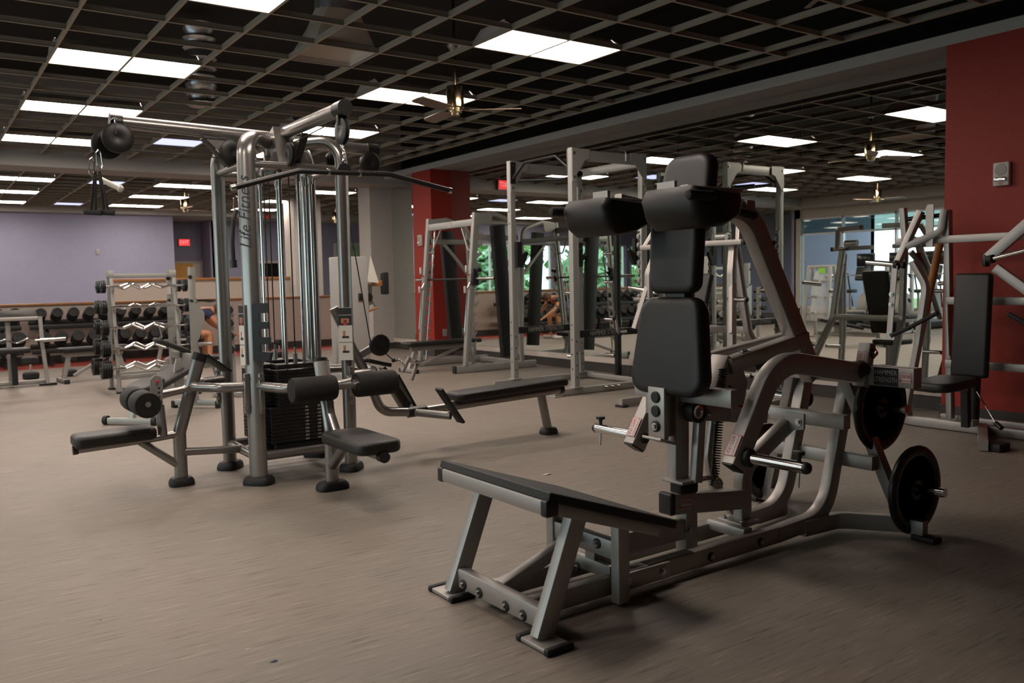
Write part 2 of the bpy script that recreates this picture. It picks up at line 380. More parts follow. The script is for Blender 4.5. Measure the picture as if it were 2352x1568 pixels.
# left wall: glazed front seen in the mirrors
struct('wall_left', B().box((-6.4, -3.5, 0.18), (0.2, 21, 0.36)).box((-6.4, -3.5, 3.21), (0.2, 21, 0.50)).box((-6.4, -11.0, 1.7), (0.2, 6, 3.4)).box((-6.4, 6.95, 1.7), (0.2, 0.2, 3.4)), 'wall_white')
ys = [-8.0, -6.42, -4.84, -3.26, -1.68, -0.10, 1.48, 3.06, 4.64, 6.22, 6.85]
ys = [-8.02, -6.43, -4.85, -3.27, -1.69, -0.11, 0.72, 2.30, 3.885, 5.468, 6.85]
for k, (a, b_) in enumerate(zip(ys[:-1], ys[1:])):
    o = struct('window_%d' % (k+8), B().box((-6.4, a+0.025, 1.66), (0.1, 0.05, 2.6)).box((-6.4, (a+b_)/2, 2.50), (0.1, b_-a, 0.05)).box((-6.4, (a+b_)/2, 0.385), (0.1, b_-a, 0.05)).box((-6.4, (a+b_)/2, 2.935), (0.1, b_-a, 0.05)), 'win_frame')
    mk('pane', bx(-6.404, -6.396, a+0.05, b_, 0.41, 2.475), 'pane_clear', o, False)
    mk('transom_pane', bx(-6.404, -6.396, a+0.05, b_, 2.525, 2.91), 'pane_teal', o, False)
struct('trim_5', bx(-6.3, -5.55, -14, 7.0, 3.22, 3.46), 'soffit')
struct('wall_back', bx(-6.5, 7.3, -14.2, -14.0, 0, 3.46), 'wall_white')
# plenum above the open grid
struct('ceiling_deck', bx(-10.5, 12.5, -14.3, 19, 4.7, 4.8), 'deck_black')
pl = B().box((0.4, -14.1, 4.1), (14, 0.2, 1.3)).box((-6.4, -3.6, 4.1), (0.2, 21, 1.3)).box((7.05, -3.6, 4.1), (0.2, 21, 1.3)).box((1, 16.4, 4.1), (23, 0.2, 1.25)).box((-10.2, 11.6, 4.1), (0.2, 9.5, 1.3)).box((12.2, 11.6, 4.1), (0.2, 9.5, 1.3))
struct('wall_plenum', pl, 'deck_black')
# ceiling grid: every runner and every cross line is its own tee
ce = struct('ceiling', B().box((5.962, -3.8, ZC+0.03), (0.012, 20.4, 0.06)).box((5.94, -3.8, ZC+0.001), (0.05, 20.4, 0.003)), 'tee')
def tee(name, p0, p1, par):
    p0, p1 = V(p0), V(p1); L_ = (p1-p0).length; c = (p0+p1)/2
    alongx = abs(p1.x-p0.x) > abs(p1.y-p0.y)
    key = (name, round(L_, 2), alongx)
    if key not in TEE:
        b = B()
        if alongx: b.box((0, 0, 0.0015), (L_, 0.026, 0.003)).box((0, 0, 0.025), (L_, 0.006, 0.046))
        else: b.box((0, 0, 0.0), (0.026, L_, 0.003)).box((0, 0, 0.025), (0.006, L_, 0.05))
        o = mk(name, b, 'tee', par, False); TEE[key] = o.data; o.location = c; return o
    o = bpy.data.objects.new(name, TEE[key]); link(o, par); o.location = c; return o
TEE = {}
for i in range(-10, 10): tee('main_tee', (gx(i), -14, ZC), (gx(i), 6.30, ZC), ce)
for k in range(-22, 10): tee('cross_tee', (-6.3, gy(k), ZC), (5.95, gy(k), ZC), ce)
cf = struct('ceiling_far', B().box((1, 7.05, ZC+0.02), (22, 0.02, 0.05)), 'tee')
for i in range(-16, 20): tee('main_tee', (gx(i), 7.03, ZC), (gx(i), 15.97, ZC), cf)
for k in range(12, 26): tee('cross_tee', (-10.1, gy(k), ZC), (12.1, gy(k), ZC), cf)
# diagonal hanger strap above the grid near the mirrors
tag(mk('hanger_strap', B().rt([(gx(8)-0.05, gy(-7)-0.45, ZC+0.1), (gx(8)+0.42, gy(-7)+0.0, ZC+0.22)], 0.05, 0.01), 'tee'), 'tan metal strap lying diagonally above the ceiling grid', 'strap')

# ------------------------------------------------------------------ ceiling lights
def troffer():
    t = thing('ceiling_light', '', 'light', (0, 0, ZC), 0, 'long white ceiling lights')
    a, b_ = GC-0.013, GC/2-0.013
    b = B(); z0, z1 = 0.012, 0.12
    vs = [(-a, -b_, z0), (a, -b_, z0), (a, b_, z0), (-a, b_, z0), (-a+.0, -b_+.12, z1), (a, -b_+.12, z1), (a, b_-.12, z1), (-a, b_-.12, z1)]
    b.add(vs, [(4, 5, 6, 7), (0, 1, 5, 4), (2, 3, 7, 6)]); mk('housing', b, 'troffer_body', t, False)
    for s in (-1, 1): mk('end_plate', B().prism([(-b_, 0.012), (b_, 0.012), (b_, .05), (b_-.12, .12), (-b_+.12, .12), (-b_, .05)], (s*(a+0.004), 0, 0), (0, 1, 0), (0, 0, 1), 0.004), 'troffer_body', t, False)
    mk('diffuser', B().box((0, 0, 0.008), (2*a, 2*b_, 0.006)), 'lamp_white', t, False)
    return t
T0 = troffer(); first = True
lamps = [(0, -5, 'whose far half shows at the very top left edge'), (0, -1, 'nearest whole one at left above the rope arm'), (0, 3, 'second in the left row, just above the pulley arm'), (0, 7, 'third in the left row, left of the pulley'),
         (5, -5, 'big one at top centre right of the air duct'), (5, -1, 'one behind the brass ceiling fan'), (5, 3, 'one partly behind the lat pulldown arm'), (5, 7, 'last of the centre row before the bulkhead'),
         (0, 15, 'first beyond the bulkhead at far left'), (0, 19, 'second beyond the bulkhead at far left'), (0, 23, 'last beyond the bulkhead at far left'),
         (5, 15, 'first beyond the bulkhead behind the cable tower'), (5, 19, 'second beyond the bulkhead near the small far fan'), (5, 23, 'last beyond the bulkhead beside the blade of the far fan'),
         (10, 15, 'right row beyond the bulkhead, nearest, by the white pier'), (10, 19, 'right row beyond the bulkhead, middle'), (10, 23, 'right row beyond the bulkhead, last'),
         (-5, -5, 'side row by the glazed wall, seen only in the mirrors, nearest'), (-5, -1, 'side row by the glazed wall, second, seen only in the mirrors'), (-5, 3, 'side row by the glazed wall, third, seen only in the mirrors'), (-5, 7, 'side row by the glazed wall, last before the bulkhead, in mirrors'),
         (-5, 15, 'far left row over the window wall, nearest, seen in mirrors'), (-5, 19, 'far left row over the window wall, middle, seen in mirrors'), (-5, 23, 'far left row over the window wall, last, seen in mirrors'),
         (0, -9, 'overhead left of the photographer, out of frame'), (-5, -9, 'overhead far left of the photographer, out of frame')]
for (i, k, lb) in lamps:
    loc = (gx(i+1), gy(k+0.5), ZC); lab = 'white ceiling light panel, '+lb
    if first: T0.location = loc; T0['label'] = lab; first = False
    else: dup(T0, loc, label=lab)
bl = None
for (i, k, lb) in [(3, 6, 'nearest, under the pulley arm'), (3, 15, 'beyond the bulkhead'), (3, 23, 'farthest, just before the blue wall'), (-2, 6, 'seen only in the mirrors')]:
    loc = (gx(i+.5), gy(k+.5), ZC); lab = 'small square bluish ceiling panel, '+lb
    if bl is None:
        bl = thing('ceiling_panel', lab, 'light', loc, 0, 'square bluish ceiling panels')
        mk('housing', B().box((0, 0, 0.05), (GC-.03, GC-.03, 0.07)), 'troffer_body', bl, False)
        mk('diffuser', B().box((0, 0, 0.008), (GC-.026, GC-.026, 0.006)), 'lamp_blue', bl, False)
    else: dup(bl, loc, label=lab)
# supply air duct and pan, flexible duct, foil scrap
t = thing('air_duct', 'round galvanised duct dropping onto a pale square pan in the ceiling grid', 'duct', (gx(3.5), gy(-2.5), ZC))
h = GC/2-0.02
b = B(); n = 16
top = [(0.20*math.cos(2*PI*k/n)-0.05, 0.20*math.sin(2*PI*k/n)-0.22, 0.34) for k in range(n)]
sq = []
for k in range(n):
    a = 2*PI*k/n; c, s = math.cos(a), math.sin(a); q = max(abs(c), abs(s)); sq.append((c/q*h, s/q*h, 0.05))
b.add(top+sq, [(k, (k+1) % n, n+(k+1) % n, n+k) for k in range(n)]); mk('pan', b, 'ledge_white', t)
mk('pan_skirt', B().add([(sx*h, sy*h, z) for z in (0.004, 0.06) for sx, sy in ((-1, -1), (1, -1), (1, 1), (-1, 1))], [(0, 1, 5, 4), (1, 2, 6, 5), (2, 3, 7, 6), (3, 0, 4, 7)]), 'ledge_white', t, False)
mk('duct', B().lathe((-0.05, -0.22, 0.34), (0.0, -0.12, 1), [(0.20, 0), (0.20, 0.3), (0.206, 0.31), (0.206, 0.33), (0.20, 0.34), (0.20, 0.9)], 24), 'galv', t)
fb = B().lathe((0, 0, 0), (0, 0, 1), [(0.17+0.012*(k % 2)+0.02*math.sin(k*1.7), 0.03*k) for k in range(34)], 22)
tag(mk('flexible_duct', fb, 'foil'), 'crinkled foil flexible duct hanging above the grid left of the cable tower', 'duct').location = (gx(3.5)-0.25, gy(3.0), ZC+0.12)
b = B()
for k in range(9): b.add([V((0.05*k, -0.07*k, 0.02*k))+V((random.uniform(-.04, .04), random.uniform(-.04, .04), random.uniform(-.03, .03))) for _ in range(4)], [(0, 1, 2), (0, 2, 3), (1, 2, 3), (0, 1, 3)])
tag(mk('foil_scrap', b, 'foil', None, False), 'crumpled shiny foil insulation scrap beside the round duct', 'foil').location = (gx(2.2), gy(-3.7), ZC+0.13)
# ceiling fans
def fan(loc, lab, rz, rod=1.1):
    t = thing('ceiling_fan', lab, 'fan', loc, rz, 'brass ceiling fans')
    mk('housing', B().lathe((0, 0, 0), (0, 0, 1), [(0.0, 0.0), (0.05, 0.0), (0.05, 0.03), (0.066, 0.03), (0.066, 0.075), (0.088, 0.08), (0.088, 0.275), (0.08, 0.285), (0, 0.285)], 28), 'brass', t)
    mk('rod', B().cyl((0, 0, 0.28), (0, 0, 0.28+rod), 0.013, 10), 'brass', t)
    mk('canopy', B().lathe((0, 0, 0.62), (0, 0, 1), [(0.03, 0), (0.075, 0.06), (0.075, 0.075), (0, 0.075)], 16), 'steel', t)
    for k in range(3):
        a = k*2*PI/3; R = Matrix.Rotation(a, 3, 'Z') @ Matrix.Rotation(0.2, 3, 'X')
        bl_ = B().pad(R @ V((0.40, 0, 0)) + V((0, 0, 0.055)), (0.52, 0.15, 0.01), 0.004, R, 1, 0.05); o = mk('blade', bl_, 'blade', t)
        mk('bracket', B().rt([Matrix.Rotation(a, 3, 'Z') @ V((0.05, 0, 0.052)), Matrix.Rotation(a, 3, 'Z') @ V((0.18, 0, 0.05))], 0.035, 0.008), 'brass', o)
    return t
fan((3.41, -1.54, 2.985), 'brass ceiling fan with brown blades hanging before the centre light', -0.62)
fan((3.92, 10.70, 2.98), 'small distant brass ceiling fan left of the cable tower, beyond the bulkhead', 2.5, 0.6)
fan((8.38, 12.83, 2.98), 'small distant brass ceiling fan half hidden between the cable tower rods', 0.5, 0.6)
fan((-3.4, 2.6, 2.985), 'brass ceiling fan over the cardio side, seen only in the mirrors', 0.3)
# signs and wall devices
def exit_sign(loc, rz, lab, s=1.0):
    t = thing('exit_sign', lab, 'sign', loc, rz)
    mk('case', B().box((0, 0, 0), (0.34*s, 0.05, 0.23*s), 0.008), 'device_grey', t)
    mk('face', B().box((0, -0.026, 0), (0.30*s, 0.004, 0.19*s)), 'exit_red', t, False)
    text_mesh('lettering', 'EXIT', 0.16*s, 'exit_letter', (0, -0.0295, 0), (1, 0, 0), (0, 0, 1), t, sx=0.75)
    return t
exit_sign((5.83, 18.41, 2.70), 0, 'red lit EXIT sign on the blue wall above the yellow door', 1.05)
exit_sign((4.6, 6.25, 3.37), 0, 'red EXIT sign hung on the bulkhead, seen in the mirror')
def alarm(loc, lab):
    t = thing('fire_alarm', lab, 'alarm', loc)
    mk('body', B().pad((0, 0, 0), (0.05, 0.135, 0.20), 0.012, None, 2), 'device_white', t)
    mk('speaker_grille', B().lathe((-0.026, 0, 0.035), (-1, 0, 0), [(0.05, 0), (0.048, 0.004), (0, 0.004)], 20), 'device_grey', t)
    mk('strobe', B().pad((-0.032, 0, -0.045), (0.03, 0.10, 0.035), 0.008), 'chrome', t)
    text_mesh('lettering', 'FIRE', 0.026, 'sticker_red', (-0.0265, 0, -0.083), (0, -1, 0), (0, 0, 1), t)
alarm((XF-0.025, -5.31, 2.157), 'pale fire alarm speaker with strobe on the right red wall')
alarm((XF-0.025, 4.885, 2.10), 'small pale fire alarm on the distant red pillar')
t = thing('thermostat', 'small grey thermostat alone on the blue far wall', 'thermostat', (3.04, 16.235, 2.33)); mk('body', B().box((0, 0, 0), (0.09, 0.03, 0.14), 0.006), 'device_grey', t); mk('dial', B().disc((0, -0.015, 0.02), (0, -1, 0), 0.025, 0.008), 'ink_grey', t)
t = thing('wall_outlet', 'grey outlet plate low on the far red pillar', 'outlet', (6.78, 4.493, 0.42)); mk('plate', B().box((0, 0, 0), (0.09, 0.012, 0.13), 0.004), 'device_grey', t); mk('socket', B().box((0, -0.006, 0.025), (0.035, 0.006, 0.03)).box((0, -0.006, -0.025), (0.035, 0.006, 0.03)), 'ink_grey', t, False)
# sprinkler heads beyond bulkhead
tag(mk('alarm_bell', B().lathe((0, 0, 0), (0, -1, 0), [(0.085, 0), (0.085, 0.03), (0.05, 0.06), (0, 0.06)], 18), 'sticker_red'), 'red round alarm bell high on the far soffit', 'bell').location = (7.6, 15.93, 3.37)
# ------------------------------------------------------------------ weight plate
def weight_plate(loc, axis, lab, r=0.225, group='black grip weight plates', spin=0.0, th=0.036):
    t = thing('weight_plate', lab, 'weight plate', loc, 0, group)
    ax = V(axis).normalized(); h = th/2
    k = r/0.225
    mk('rim', B().lathe((0, 0, 0), ax, [(0.172*k, -h*.6), (0.18*k, -h*.9), (0.205*k, -h), (0.219*k, -h*.8), (0.225*k, -h*.4), (0.225*k, h*.4), (0.219*k, h*.8), (0.205*k, h), (0.18*k, h*.9), (0.172*k, h*.6), (0.172*k, -h*.6)], 40), 'iron_black', t)
    mk('hub', B().lathe((0, 0, 0), ax, [(0.027, -h*.8), (0.05*k, -h*.8), (0.055*k, -h*.55), (0.112*k, -h*.5), (0.118*k, -h*.3), (0.118*k, h*.3), (0.112*k, h*.5), (0.055*k, h*.55), (0.05*k, h*.8), (0.027, h*.8), (0.027, -h*.8)], 36), 'iron_black', t)
    sd, nn = frame_from(ax, (0, 0, 1))
    for j in range(3):
        a0 = spin+j*2*PI/3+0.42; a1 = spin+(j+1)*2*PI/3-0.42; b = B(); n = 8; vs = []; fs = []
        for q in range(n+1):
            a = a0+(a1-a0)*q/n; fl_ = 0.10*math.sin(PI*q/n)
            for rr in (0.110*k, 0.178*k):
                for hh in (-h*.35, h*.35): vs.append((sd*math.cos(a)+nn*math.sin(a))*rr+ax*hh)
        for q in range(n):
            o = q*4; fs += [(o, o+4, o+6, o+2), (o+1, o+3, o+7, o+5)]
        fs += [(0, 2, 3, 1), (n*4, n*4+1, n*4+3, n*4+2)]
        mk('web', b.add(vs, fs), 'iron_black', t)
    return t
def sticker(par, o, ax, ay, w_, h_, main='STAY CLEAR', bgm='sticker_white', small=True):
    ax, ay = V(ax).normalized(), V(ay).normalized(); nn = ax.cross(ay); o = V(o)
    R = Matrix((ax, ay, nn)).transposed()
    s_ = mk('sticker', B().box(o, (w_, h_, 0.0016), 0, R), bgm, par, False); s_['label'] = 'white sticker reading STAY CLEAR in red'
    f = o+nn*0.0012
    b = B()
    for (cx, cy, a, c) in ((0, h_*.47, w_*.97, h_*.03), (0, -h_*.47, w_*.97, h_*.03), (w_*.485, 0, w_*.018, h_*.95), (-w_*.485, 0, w_*.018, h_*.95)): b.box(f+ax*cx+ay*cy, (a, c, 0.0006), 0, R)
    mk('border', b, 'sticker_red', s_, False)
    text_mesh('lettering', main, h_*0.46, 'sticker_red', f+ay*h_*(0.14 if small else 0), ax, ay, s_, sx=min(1.0, 2.0*w_/h_/6.2*1.0))
    if small: text_mesh('small_print', 'WHILE MACHINE IN USE', h_*0.17, 'sticker_red', f-ay*h_*0.28, ax, ay, s_, sx=0.9)
    return s_

def v_squat():
    t = thing('squat_machine', 'large silver plate-loaded squat machine with black pads in the foreground', 'gym machine', (0.685, -6.178, 0), math.radians(0.5))
    S = 'silver'
    def P(name, b, m=S, par=t, **k): return mk(name, b, m, par, **k)
    # base ---------------------------------------------------------------
    for s in (-1, 1):
        f = P('foot_plate', B().box((0.0, s*0.325, 0.012), (0.115, 0.17, 0.016), 0.004))
        for e in (-1, 1): mk('rubber_end', B().pad((0.0, s*0.325+e*0.085, 0.013), (0.125, 0.03, 0.026), 0.008), 'rubber', f)
        P('front_leg', B().rt([(0.0, s*0.305, 0.018), (0.185, s*0.305, 0.475)], 0.05, 0.078, (1, 0, 0)))
        P('base_rail', B().rt([(0.05, s*0.13, 0.062), (1.62, s*0.13, 0.066)], 0.052, 0.080))
        for e in ((1.09, 1.44) if s < 0 else ()):
            d_ = P('bolt_cap', B().disc((e, s*0.156, 0.062), (0, s, 0), 0.021, 0.006), 'rubber'); mk('bolt', B().bolt((e, s*0.162, 0.062), (0, s, 0), 0.010, 0.010), 'steel', d_)
        P('rear_post', B().rt([(0.48, s*0.215, 0.015), (0.48, s*0.215, 0.36)], 0.05, 0.062, (1, 0, 0)))
        P('platform_rail', B().rt([(0.03, s*0.31, 0.508), (0.585, s*0.31, 0.318)], 0.05, 0.05))
        # arms with weight horns
        a = P('lever_arm', B().rt([(1.062, s*0.31, 0.505), (1.3427, s*0.31, 0.953), (1.955, s*0.31, 0.852)], 0.070, 0.098, (-1, 0, 0.6), 0.24, 0.010, 10)); a['label'] = 'bent silver lever arm with weight horn'
        mk('end_plug', B().box((1.060, s*0.31, 0.503), (0.09, 0.058, 0.012), 0.003, Matrix.Rotation(math.radians(32), 3, 'Y')), 'plastic_black', a)
        hn = P('weight_horn', B().cyl((1.11, s*0.365, 0.547), (1.11, s*0.642, 0.549), 0.0245, 24), 'chrome')
        mk('collar', B().lathe((1.11, s*0.342, 0.547), (0, s, 0), [(0.040, 0), (0.040, 0.026), (0.032, 0.034), (0, 0.034)], 24), 'rubber', hn)
        mk('end_cap', B().lathe((1.11, s*0.640, 0.549), (0, s, 0), [(0.0255, 0), (0.0255, 0.008), (0.021, 0.02), (0.010, 0.027), (0, 0.028)], 20), 'plastic_black', hn)
        mk('lock_knob', B().lathe((1.11, s*0.612, 0.570), (0, 0, 1), [(0.008, 0), (0.010, 0.02), (0.012, 0.028), (0.024, 0.030), (0.024, 0.044), (0, 0.045)], 12), 'plastic_black', hn)
        mk('lock_pin', B().cyl((1.11, s*0.612, 0.526), (1.105, s*0.612, 0.462), 0.005, 10), 'steel', hn)
        mk('horn_bolt', B().disc((1.10, s*0.275, 0.545), (0, -s, 0), 0.026, 0.012), 'rubber', hn)
        # rear frame
        P('upright', B().rt([(1.58, s*0.13, 0.066), (1.985, s*0.13, 0.085), (2.19, s*0.13, 0.80)], 0.062, 0.078, (0, 0, 1), 0.22, 0.008, 9))
        P('outrigger', B().rt([(1.78, s*0.145, 0.062), (2.05, s*0.165, 0.062), (2.235, s*0.40, 0.060), (2.24, s*0.53, 0.058)], 0.052, 0.080, (0, 0, 1), 0.10))
        P('outrigger_foot', B().box((2.24, s*0.535, 0.014), (0.08, 0.12, 0.028), 0.006), 'rubber')
        P('rear_brace', B().rt([(2.245, s*0.42, 0.06), (2.115, s*0.15, 0.83)], 0.055, 0.062, (1, 0, 0)))
        for (u, v0, v1, z) in ((2.275, 0.345, 0.61, 0.242), (2.24, 0.165, 0.43, 0.642)):
            hh = P('storage_horn', B().cyl((u, s*v0, z), (u, s*v1, z+0.008), 0.0235, 22), 'chrome'); mk('collar', B().lathe((u, s*(v0-0.02), z), (0, s, 0), [(0.04, 0), (0.04, 0.024), (0, 0.024)], 20), 'rubber', hh)
        # shoulder yoke
        P('shoulder_arm', B().rt([(0.875, s*0.205, 1.70), (1.30, s*0.205, 1.632)], 0.048, 0.052))
        g_ = P('hand_grip', B().ct([(0.985, s*0.262, 1.640), (1.255, s*0.262, 1.602)], 0.019, n=14), 'foam'); mk('grip_end', B().disc((1.255, s*0.262, 1.602), (1, 0, -0.15), 0.021, 0.012), 'plastic_black', g_)
        # shoulder pad: wedge block with rounded underside
        sp = B(); c = s*0.262
        prof = [(0.0, 0.0), (0.03, -0.085), (0.085, -0.125), (0.20, -0.115), (0.30, -0.07), (0.32, -0.01), (0.31, 0.03), (0.03, 0.045)]
        for k_, (yy, ins) in enumerate(((-0.155, 0.03), (-0.14, 0.008), (-0.12, 0.0), (0.12, 0.0), (0.14, 0.008), (0.155, 0.03))):
            cx = 0.16; cz = -0.04
            for (x, z) in prof:
                q = 1-ins/0.16; sp.v.append(V((0.70+cx+(x-cx)*q, c+yy, 1.655+cz+(z-cz)*q)))
        n = len(prof)
        for k_ in range(5):
            for j in range(n): sp.f.append((k_*n+j, k_*n+(j+1) % n, (k_+1)*n+(j+1) % n, (k_+1)*n+j))
        sp.f += [tuple(range(n)), tuple(reversed(range(5*n, 6*n)))]
        pd = P('shoulder_pad', sp, 'vinyl', ang=0.9); pd['label'] = 'black vinyl shoulder pad'
        P('pad_bracket', B().box((0.90, s*0.262, 1.690), (0.26, 0.26, 0.016), 0.003).box((0.775, s*0.205, 1.712), (0.016, 0.10, 0.04)))
        hd = P('front_handle', B().ct([(0.93, s*0.33, 1.66), (0.80, s*0.425, 1.655), (0.66, s*0.43, 1.655)], 0.016, 0.05, 12), S)
        mk('grip', B().lathe((0.80, s*0.427, 1.655), (-1, 0.02*s, 0), [(0.021, 0), (0.021, 0.13), (0.016, 0.142), (0, 0.144)], 16), 'foam', hd)
    fc = P('front_crossbar', B().rt([(0.03, -0.29, 0.082), (0.03, 0.29, 0.082)], 0.05, 0.080))
    for vv in (0.235, 0.115, -0.072, -0.187):
        d_ = mk('bolt_cap', B().disc((0.005, vv, 0.066), (-1, 0, 0), 0.022, 0.006), 'rubber', fc)
    for vv in (0.235, 0.115, -0.072, -0.187): P('bolt', B().bolt((-0.001, vv, 0.066), (-1, 0, 0), 0.011, 0.011), 'steel')
    pt = P('platform_bar', B().rt([(0.005, -0.345, 0.517), (0.005, 0.345, 0.517)], 0.052, 0.055))
    for s in (-1, 1): mk('end_cap', B().pad((0.005, s*0.362, 0.517), (0.058, 0.04, 0.062), 0.008), 'plastic_black', pt)
    R = Matrix.Rotation(math.radians(18.7), 3, 'Y')
    P('foot_platform', B().pad((0.315, 0, 0.452), (0.685, 0.76, 0.034), 0.004, R, 1, 0.008), 'rubber')['label'] = 'black rubber covered sloping foot board'
    P('crossbar', B().rt([(0.48, -0.20, 0.225), (0.48, 0.20, 0.225)], 0.045, 0.08)); P('crossbar', B().rt([(0.52, -0.13, 0.105), (0.52, 0.13, 0.105)], 0.045, 0.06))
    for vv, zz in ((0.06, 0.235), (-0.10, 0.235), (0.03, 0.10)):
        d_ = P('bolt_cap', B().disc((0.456, vv, zz), (-1, 0, 0), 0.022, 0.006), 'rubber'); mk('bolt', B().bolt((0.45, vv, zz), (-1, 0, 0), 0.011, 0.010), 'steel', d_)
    P('diagonal_brace', B().rt([(0.06, 0.03, 0.10), (0.465, 0.03, 0.245)], 0.05, 0.05))
    P('rail_bracket', B().box((0.66, -0.168, 0.068), (0.30, 0.018, 0.07), 0.004)).data
    for e in (0.56, 0.76): P('bolt', B().bolt((e, -0.177, 0.07), (0, -1, 0), 0.012, 0.012), 'steel')
    P('anti_slip_strip', B().box((0.84, -0.128, 0.104), (0.28, 0.05, 0.004)), 'rubber')
    P('spine_tube', B().rt([(0.50, 0, 0.17), (1.06, 0, 0.165)], 0.06, 0.095)); P('stop_post', B().rt([(1.10, 0, 0.02), (1.10, 0, 0.30)], 0.07, 0.078, (1, 0, 0)))
    P('bolt', B().bolt((1.075, -0.038, 0.16), (0, -1, 0), 0.014, 0.012), 'steel'); P('bolt', B().bolt((1.035, -0.036, 0.06), (0, -1, 0), 0.013, 0.012), 'steel')
    sb = P('stop_beam', B().rt([(0.985, 0, 0.295), (1.50, 0, 0.235)], 0.078, 0.095)); mk('end_cap', B().pad((0.972, 0, 0.297), (0.035, 0.084, 0.102), 0.01), 'plastic_black', sb)
    sticker(t, (1.055, -0.0405, 0.288), (1, 0, -0.115), (0.115, 0, 1), 0.078, 0.050)
    P('bumper', B().pad((1.085, 0, 0.358), (0.12, 0.075, 0.062), 0.012), 'rubber')
    P('cross_plate', B().rt([(1.40, -0.115, 0.10), (1.40, 0.115, 0.10)], 0.06, 0.05)); P('flange', B().box((1.47, -0.0, 0.130), (0.13, 0.15, 0.012), 0.003))
    for vv in (-0.055, 0.055): P('bolt', B().bolt((1.43, vv, 0.136), (0, 0, 1), 0.012, 0.012), 'steel')
    P('arch_tube', B().rt([(1.50, 0, 0.13), (1.50, 0, 0.385), (1.93, 0, 0.605)], 0.060, 0.076, (1, 0, 0), 0.12, 0.008, 8))
    P('rear_crossbar', B().rt([(1.86, -0.34, 0.615), (1.86, 0.37, 0.615)], 0.055, 0.07)); P('rear_crossbar', B().rt([(2.12, -0.33, 0.375), (2.12, 0.33, 0.375)], 0.055, 0.072))
    P('gusset', B().prism([(-.06, -.03), (.06, -.05), (.05, .05), (-.06, .05)], (1.83, -0.06, 0.585), (0, 1, 0), (0, 0, 1), 0.012)); P('bolt', B().bolt((1.823, -0.09, 0.59), (-1, 0, 0), 0.015, 0.014), 'steel'); P('bolt', B().bolt((1.823, 0.12, 0.60), (-1, 0, 0), 0.012, 0.012), 'steel')
    # top rear cross tube with name plate
    tc = P('pivot_beam', B().rt([(2.07, -0.575, 0.832), (2.07, 0.575, 0.832)], 0.07, 0.098))
    np_ = P('name_plate', B().box((2.033, -0.435, 0.832), (0.003, 0.125, 0.088)), 'plastic_black', smooth=False); np_['label'] = 'black name plate reading HAMMER STRENGTH'
    text_mesh('lettering', 'HAMMER', 0.034, 'silver_pale', (2.031, -0.435, 0.852), (0, -1, 0), (0, 0, 1), np_, sx=0.85); text_mesh('lettering', 'STRENGTH', 0.034, 'silver_pale', (2.031, -0.435, 0.816), (0, -1, 0), (0, 0, 1), np_, sx=0.72)
    sticker(t, (2.034, -0.54, 0.832), (0, -1, 0), (0, 0, 1), 0.048, 0.048)
    for s in (-1, 1):
        pb = P('pivot_bracket', B().rt([(2.02, s*0.31, 0.775), (2.075, s*0.31, 0.985)], 0.066, 0.055, (1, 0, 0)))
        mk('pivot_hub', B().cyl((1.965, s*0.31, 0.86), (2.03, s*0.31, 0.86), 0.045, 20), 'plastic_black', pb); mk('pivot_bolt', B().cyl((1.945, s*0.31-0.02, 0.86), (1.975, s*0.31-0.02, 0.86), 0.030, 16), 'rubber', pb)
        mk('bolt', B().bolt((2.075, s*0.31-0.036, 0.94), (0, -1, 0), 0.017, 0.016), 'steel', pb); mk('washer', B().disc((2.073, s*0.31-0.034, 0.94), (0, -1, 0), 0.028, 0.004), 'rubber', pb)
    sticker(t, (2.0225, -0.31, 0.895), (0.25, 0, 1), (0, 1, 0) if False else (0, 1, 0), 0.11, 0.052)
    # carriage ------------------------------------------------------------
    P('carriage_column', B().rt([(1.075, 0.03, 0.385), (1.085, 0.03, 1.25)], 0.060, 0.090, (1, 0, 0))); P('carriage_strut', B().rt([(1.105, -0.055, 0.385), (1.145, -0.055, 0.82)], 0.04, 0.05, (1, 0, 0)))
    P('column_shoe', B().box((1.09, -0.0, 0.392), (0.17, 0.13, 0.014), 0.003)); cp = P('column_plate', B().box((0.955, 0.035, 0.715), (0.030, 0.105, 0.24), 0.005))
    P('plate_web', B().box((1.01, 0.035, 0.715), (0.09, 0.012, 0.235), 0.003)); P('plate_lip', B().box((0.945, 0.02, 0.592), (0.11, 0.12, 0.012), 0.003, Matrix.Rotation(math.radians(18), 3, 'Y')))
    for zz in (0.79, 0.725, 0.655):
        d_ = mk('bolt_cap', B().disc((0.940, 0.035, zz), (-1, 0, 0), 0.027, 0.010), 'rubber', cp)
    P('bolt', B().bolt((0.931, 0.035, 0.655), (-1, 0, 0), 0.015, 0.012), 'steel')
    P('arm_link', B().rt([(1.085, -0.30, 0.80), (1.085, 0.30, 0.80)], 0.05, 0.08))
    P('link_lug', B().box((1.03, 0.13, 0.745), (0.06, 0.07, 0.10), 0.004))
    sl = P('cover_sleeve', B().rt([(1.395, 0.02, 0.935), (1.245, 0.02, 0.700)], 0.105, 0.085, (-1, 0, 0.6), 0, 0.006))
    sticker(t, (1.292, -0.034, 0.800), (0.55, 0, 0.83), (-0.83, 0, 0.55), 0.11, 0.046)
    P('frame_strut', B().rt([(1.36, -0.02, 0.905), (1.96, -0.02, 1.005)], 0.075, 0.075)); P('frame_strut', B().rt([(1.30, 0.17, 0.90), (1.93, 0.06, 1.0)], 0.06, 0.075))
    P('strut_bolt', B().lathe((1.49, -0.02, 0.965), (-0.16, 0, 1), [(0.030, 0), (0.030, 0.006), (0.016, 0.008), (0.016, 0.018), (0, 0.018)], 18), 'steel')
